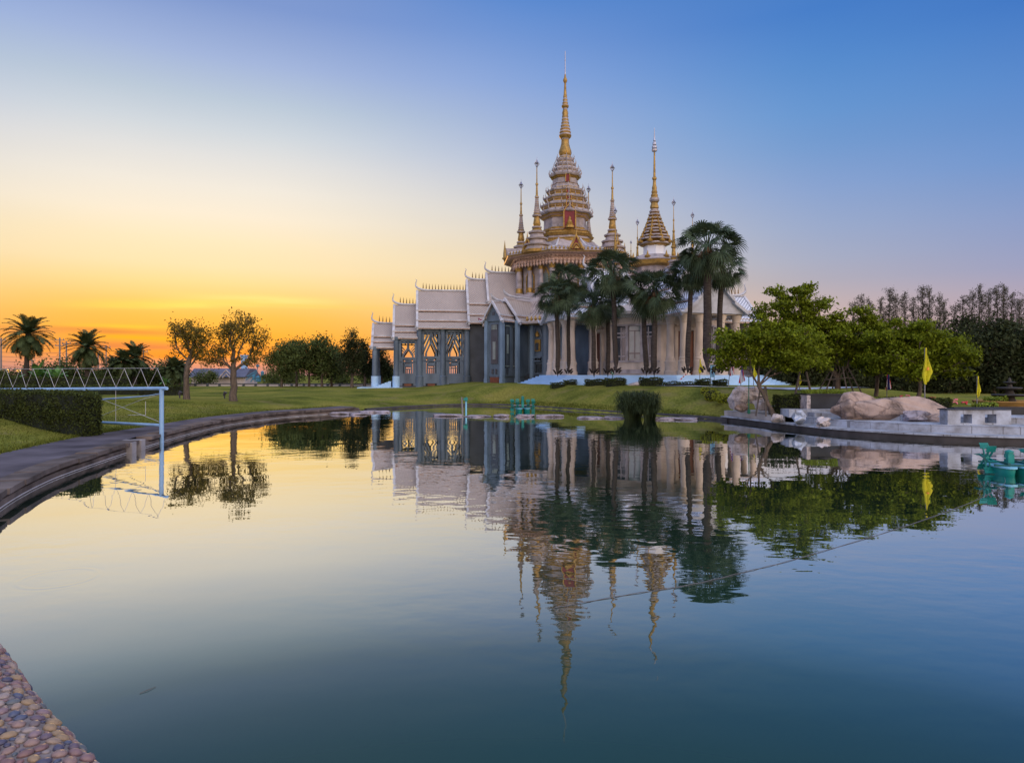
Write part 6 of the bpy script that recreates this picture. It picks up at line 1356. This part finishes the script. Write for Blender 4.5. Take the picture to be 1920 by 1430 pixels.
for px in (393, 424):
    m = MB(); x = gx(px,99.5); m.tube([(x-1.1,99.5,1.55),(x,99.5,2.75),(x+1.1,99.5,1.55)], .14, 6); m.tube([(x-.55,99.55,1.6),(x,99.55,2.2),(x+.55,99.55,1.6)], .12, 6); m.build('gable_ornament', 'white', hb)
m = MB(); x = gx(458,104); m.box((x,104,2.4),(.75,.75,5.0)); m.box((x,104,5.0),(.95,.95,.25)); o = m.build('tower', 'bluepipe'); tag(o, 'slim pale blue tower standing behind the thick lawn tree', 'tower')
pg = empty('play_frame', (gx(485,96),96,.3), 'dark teal climbing frame with raised round cabins beyond the boundary wall', 'play frame')
for px, y0, y1, w_ in ((476,702,712,5),(484,704,716,9),(492,695,704,6),(483,683,688,6)):
    x, _, z0 = at(px, y1, 96); z1 = at(px, y0, 96)[2]; m = MB(); wd = w_*96/F_PX; m.lathe([(0,wd*.4),(.1,wd*.5),((z1-z0)*.7,wd*.5),((z1-z0)*.72,wd*.62),(z1-z0,wd*.1)], 10, (x,96,z0)); m.build('cabin', 'farblue', pg)
m = MB()
for p, q in (((463,706),(482,694)),((470,716),(480,700)),((482,694),(483,684)),((492,704),(497,716)),((478,716),(478,704)),((488,716),(490,703)),((462,712),(482,697))): m.tube([at(*p,96), at(*q,96)], .07, 5)
m.build('frame', 'farblue', pg)
def pole(px, ytop, Y, lab, r=.14, arms=2):
    x = gx(px, Y); root = empty('power_pole', (x,Y,.3), lab, 'pole', 'power poles along the far road'); zt = at(px, ytop, Y)[2]; m = MB(); m.tube([(x,Y,.0),(x,Y,zt)], [r,r*.7], 8); m.build('shaft', 'pole', root)
    for k in range(arms): m = MB(); m.box((x,Y,zt-.35-k*.8),(1.3,.1,.1)); [m.tube([(x+d,Y,zt-.3-k*.8),(x+d,Y,zt-.1-k*.8)], .05, 6) for d in (-.55,.55)]; m.build('crossarm', 'pole', root)
for a in ((2,633,95,'thick grey power pole cut by the picture edge'),(54,671,120,'short far power pole just right of the big date palm trunk',.12,1),(60,664,125,'slim far power pole with a wide crossarm behind the big palm',.1,2),(112,633,95,'tallest dark power pole of the close twin pair'),(124.5,640,97,'thinner power pole of the close twin pair',.12,1),(184,660,98,'grey power pole behind the domed palm fronds',.12,0),(199,647,99,'power pole with top arm right of the domed palm',.1,1),(221,670,98,'short bare power pole before the ragged palms',.12,0),(269,655,99,'slim power pole behind the leafy pair of date palms',.09,1)): pole(*a)
for i, (y0, y1, ym) in enumerate(((634,637,639),(640,641,644),(646,647,650),(652,652,656),(660,661,664),(668,669,673),(677,678,681),(686,687,689))):
    m = MB(); pts = []
    for px, yy in ((2,y0),(57,(y0+y1)/2+3),(112,y1),(155,(y1+ym)/2+6),(199,max(ym,649+i*4))): pts.append(at(px, yy, 95.5 if px < 150 else 97))
    m.tube(catmull([p[:3] for p in pts], 6, False) if False else pts, .022, 4); tag(m.build('power_line', 'cable'), 'thin dark power line between the poles, %s counted from the top' % ORD[i], 'wire', 'power lines above the far road')
def street_lamp(px, py, Y, lab):
    x, _, z = at(px, py, Y); root = empty('street_lamp', (x,Y,.3), lab, 'lamp', 'lit street lamps'); m = MB(); m.tube([(x+.3,Y,0),(x+.3,Y,z+.3),(x,Y,z+.2)], .06, 6); m.build('post', 'pole', root); m = MB(); m.lathe([(-.15,.05),(-.08,.22),(.06,.25),(.16,.1)], 10, (x,Y,z)); m.build('lamp_head', 'lamp', root)
for a in ((13.5,695,80,'lit orange street lamp nearest the picture edge'),(36,695,80,'lit orange street lamp beside the big date palm trunk'),(134,699,76,'brightest lit orange lamp right of the twin power poles'),(191,703,76,'faint lit orange lamp between the date palms')): street_lamp(*a)
for px, y0, y1, lab in ((337,733,746,'small dark spotlight on a stand by the slim lawn tree'),(421,728,734,'tiny tilted dark spotlight on the lawn left of the thick tree')):
    Y = 40; x, _, zt = at(px, y0, Y); g = gz(x,Y); root = empty('spotlight', (x,Y,g), lab, 'lamp', 'garden spotlights on the left lawn'); m = MB(); m.tube([(x,Y,g-.05),(x,Y,g+.2)], .04, 6); m.build('stand','skin',root); m = MB(); m.tube([(x-.05,Y,g+.18),(x+.06,Y,g+.38)], [.06,.11], 8); m.build('lamp_head','skin',root)

m = MB(); P = [at(262,1300,4.2)[:2], at(276,1294,4.25)[:2], at(290,1288,4.3)[:2]]; m.tube([(gx(262,4.19),4.19,.003),(gx(277,4.23),4.23,.006),(gx(292,4.28),4.28,.003)], [.0015,.0018,.001], 5); tag(m.build('twig', 'bark'), 'small thin twig floating near the pebble bank', 'twig')
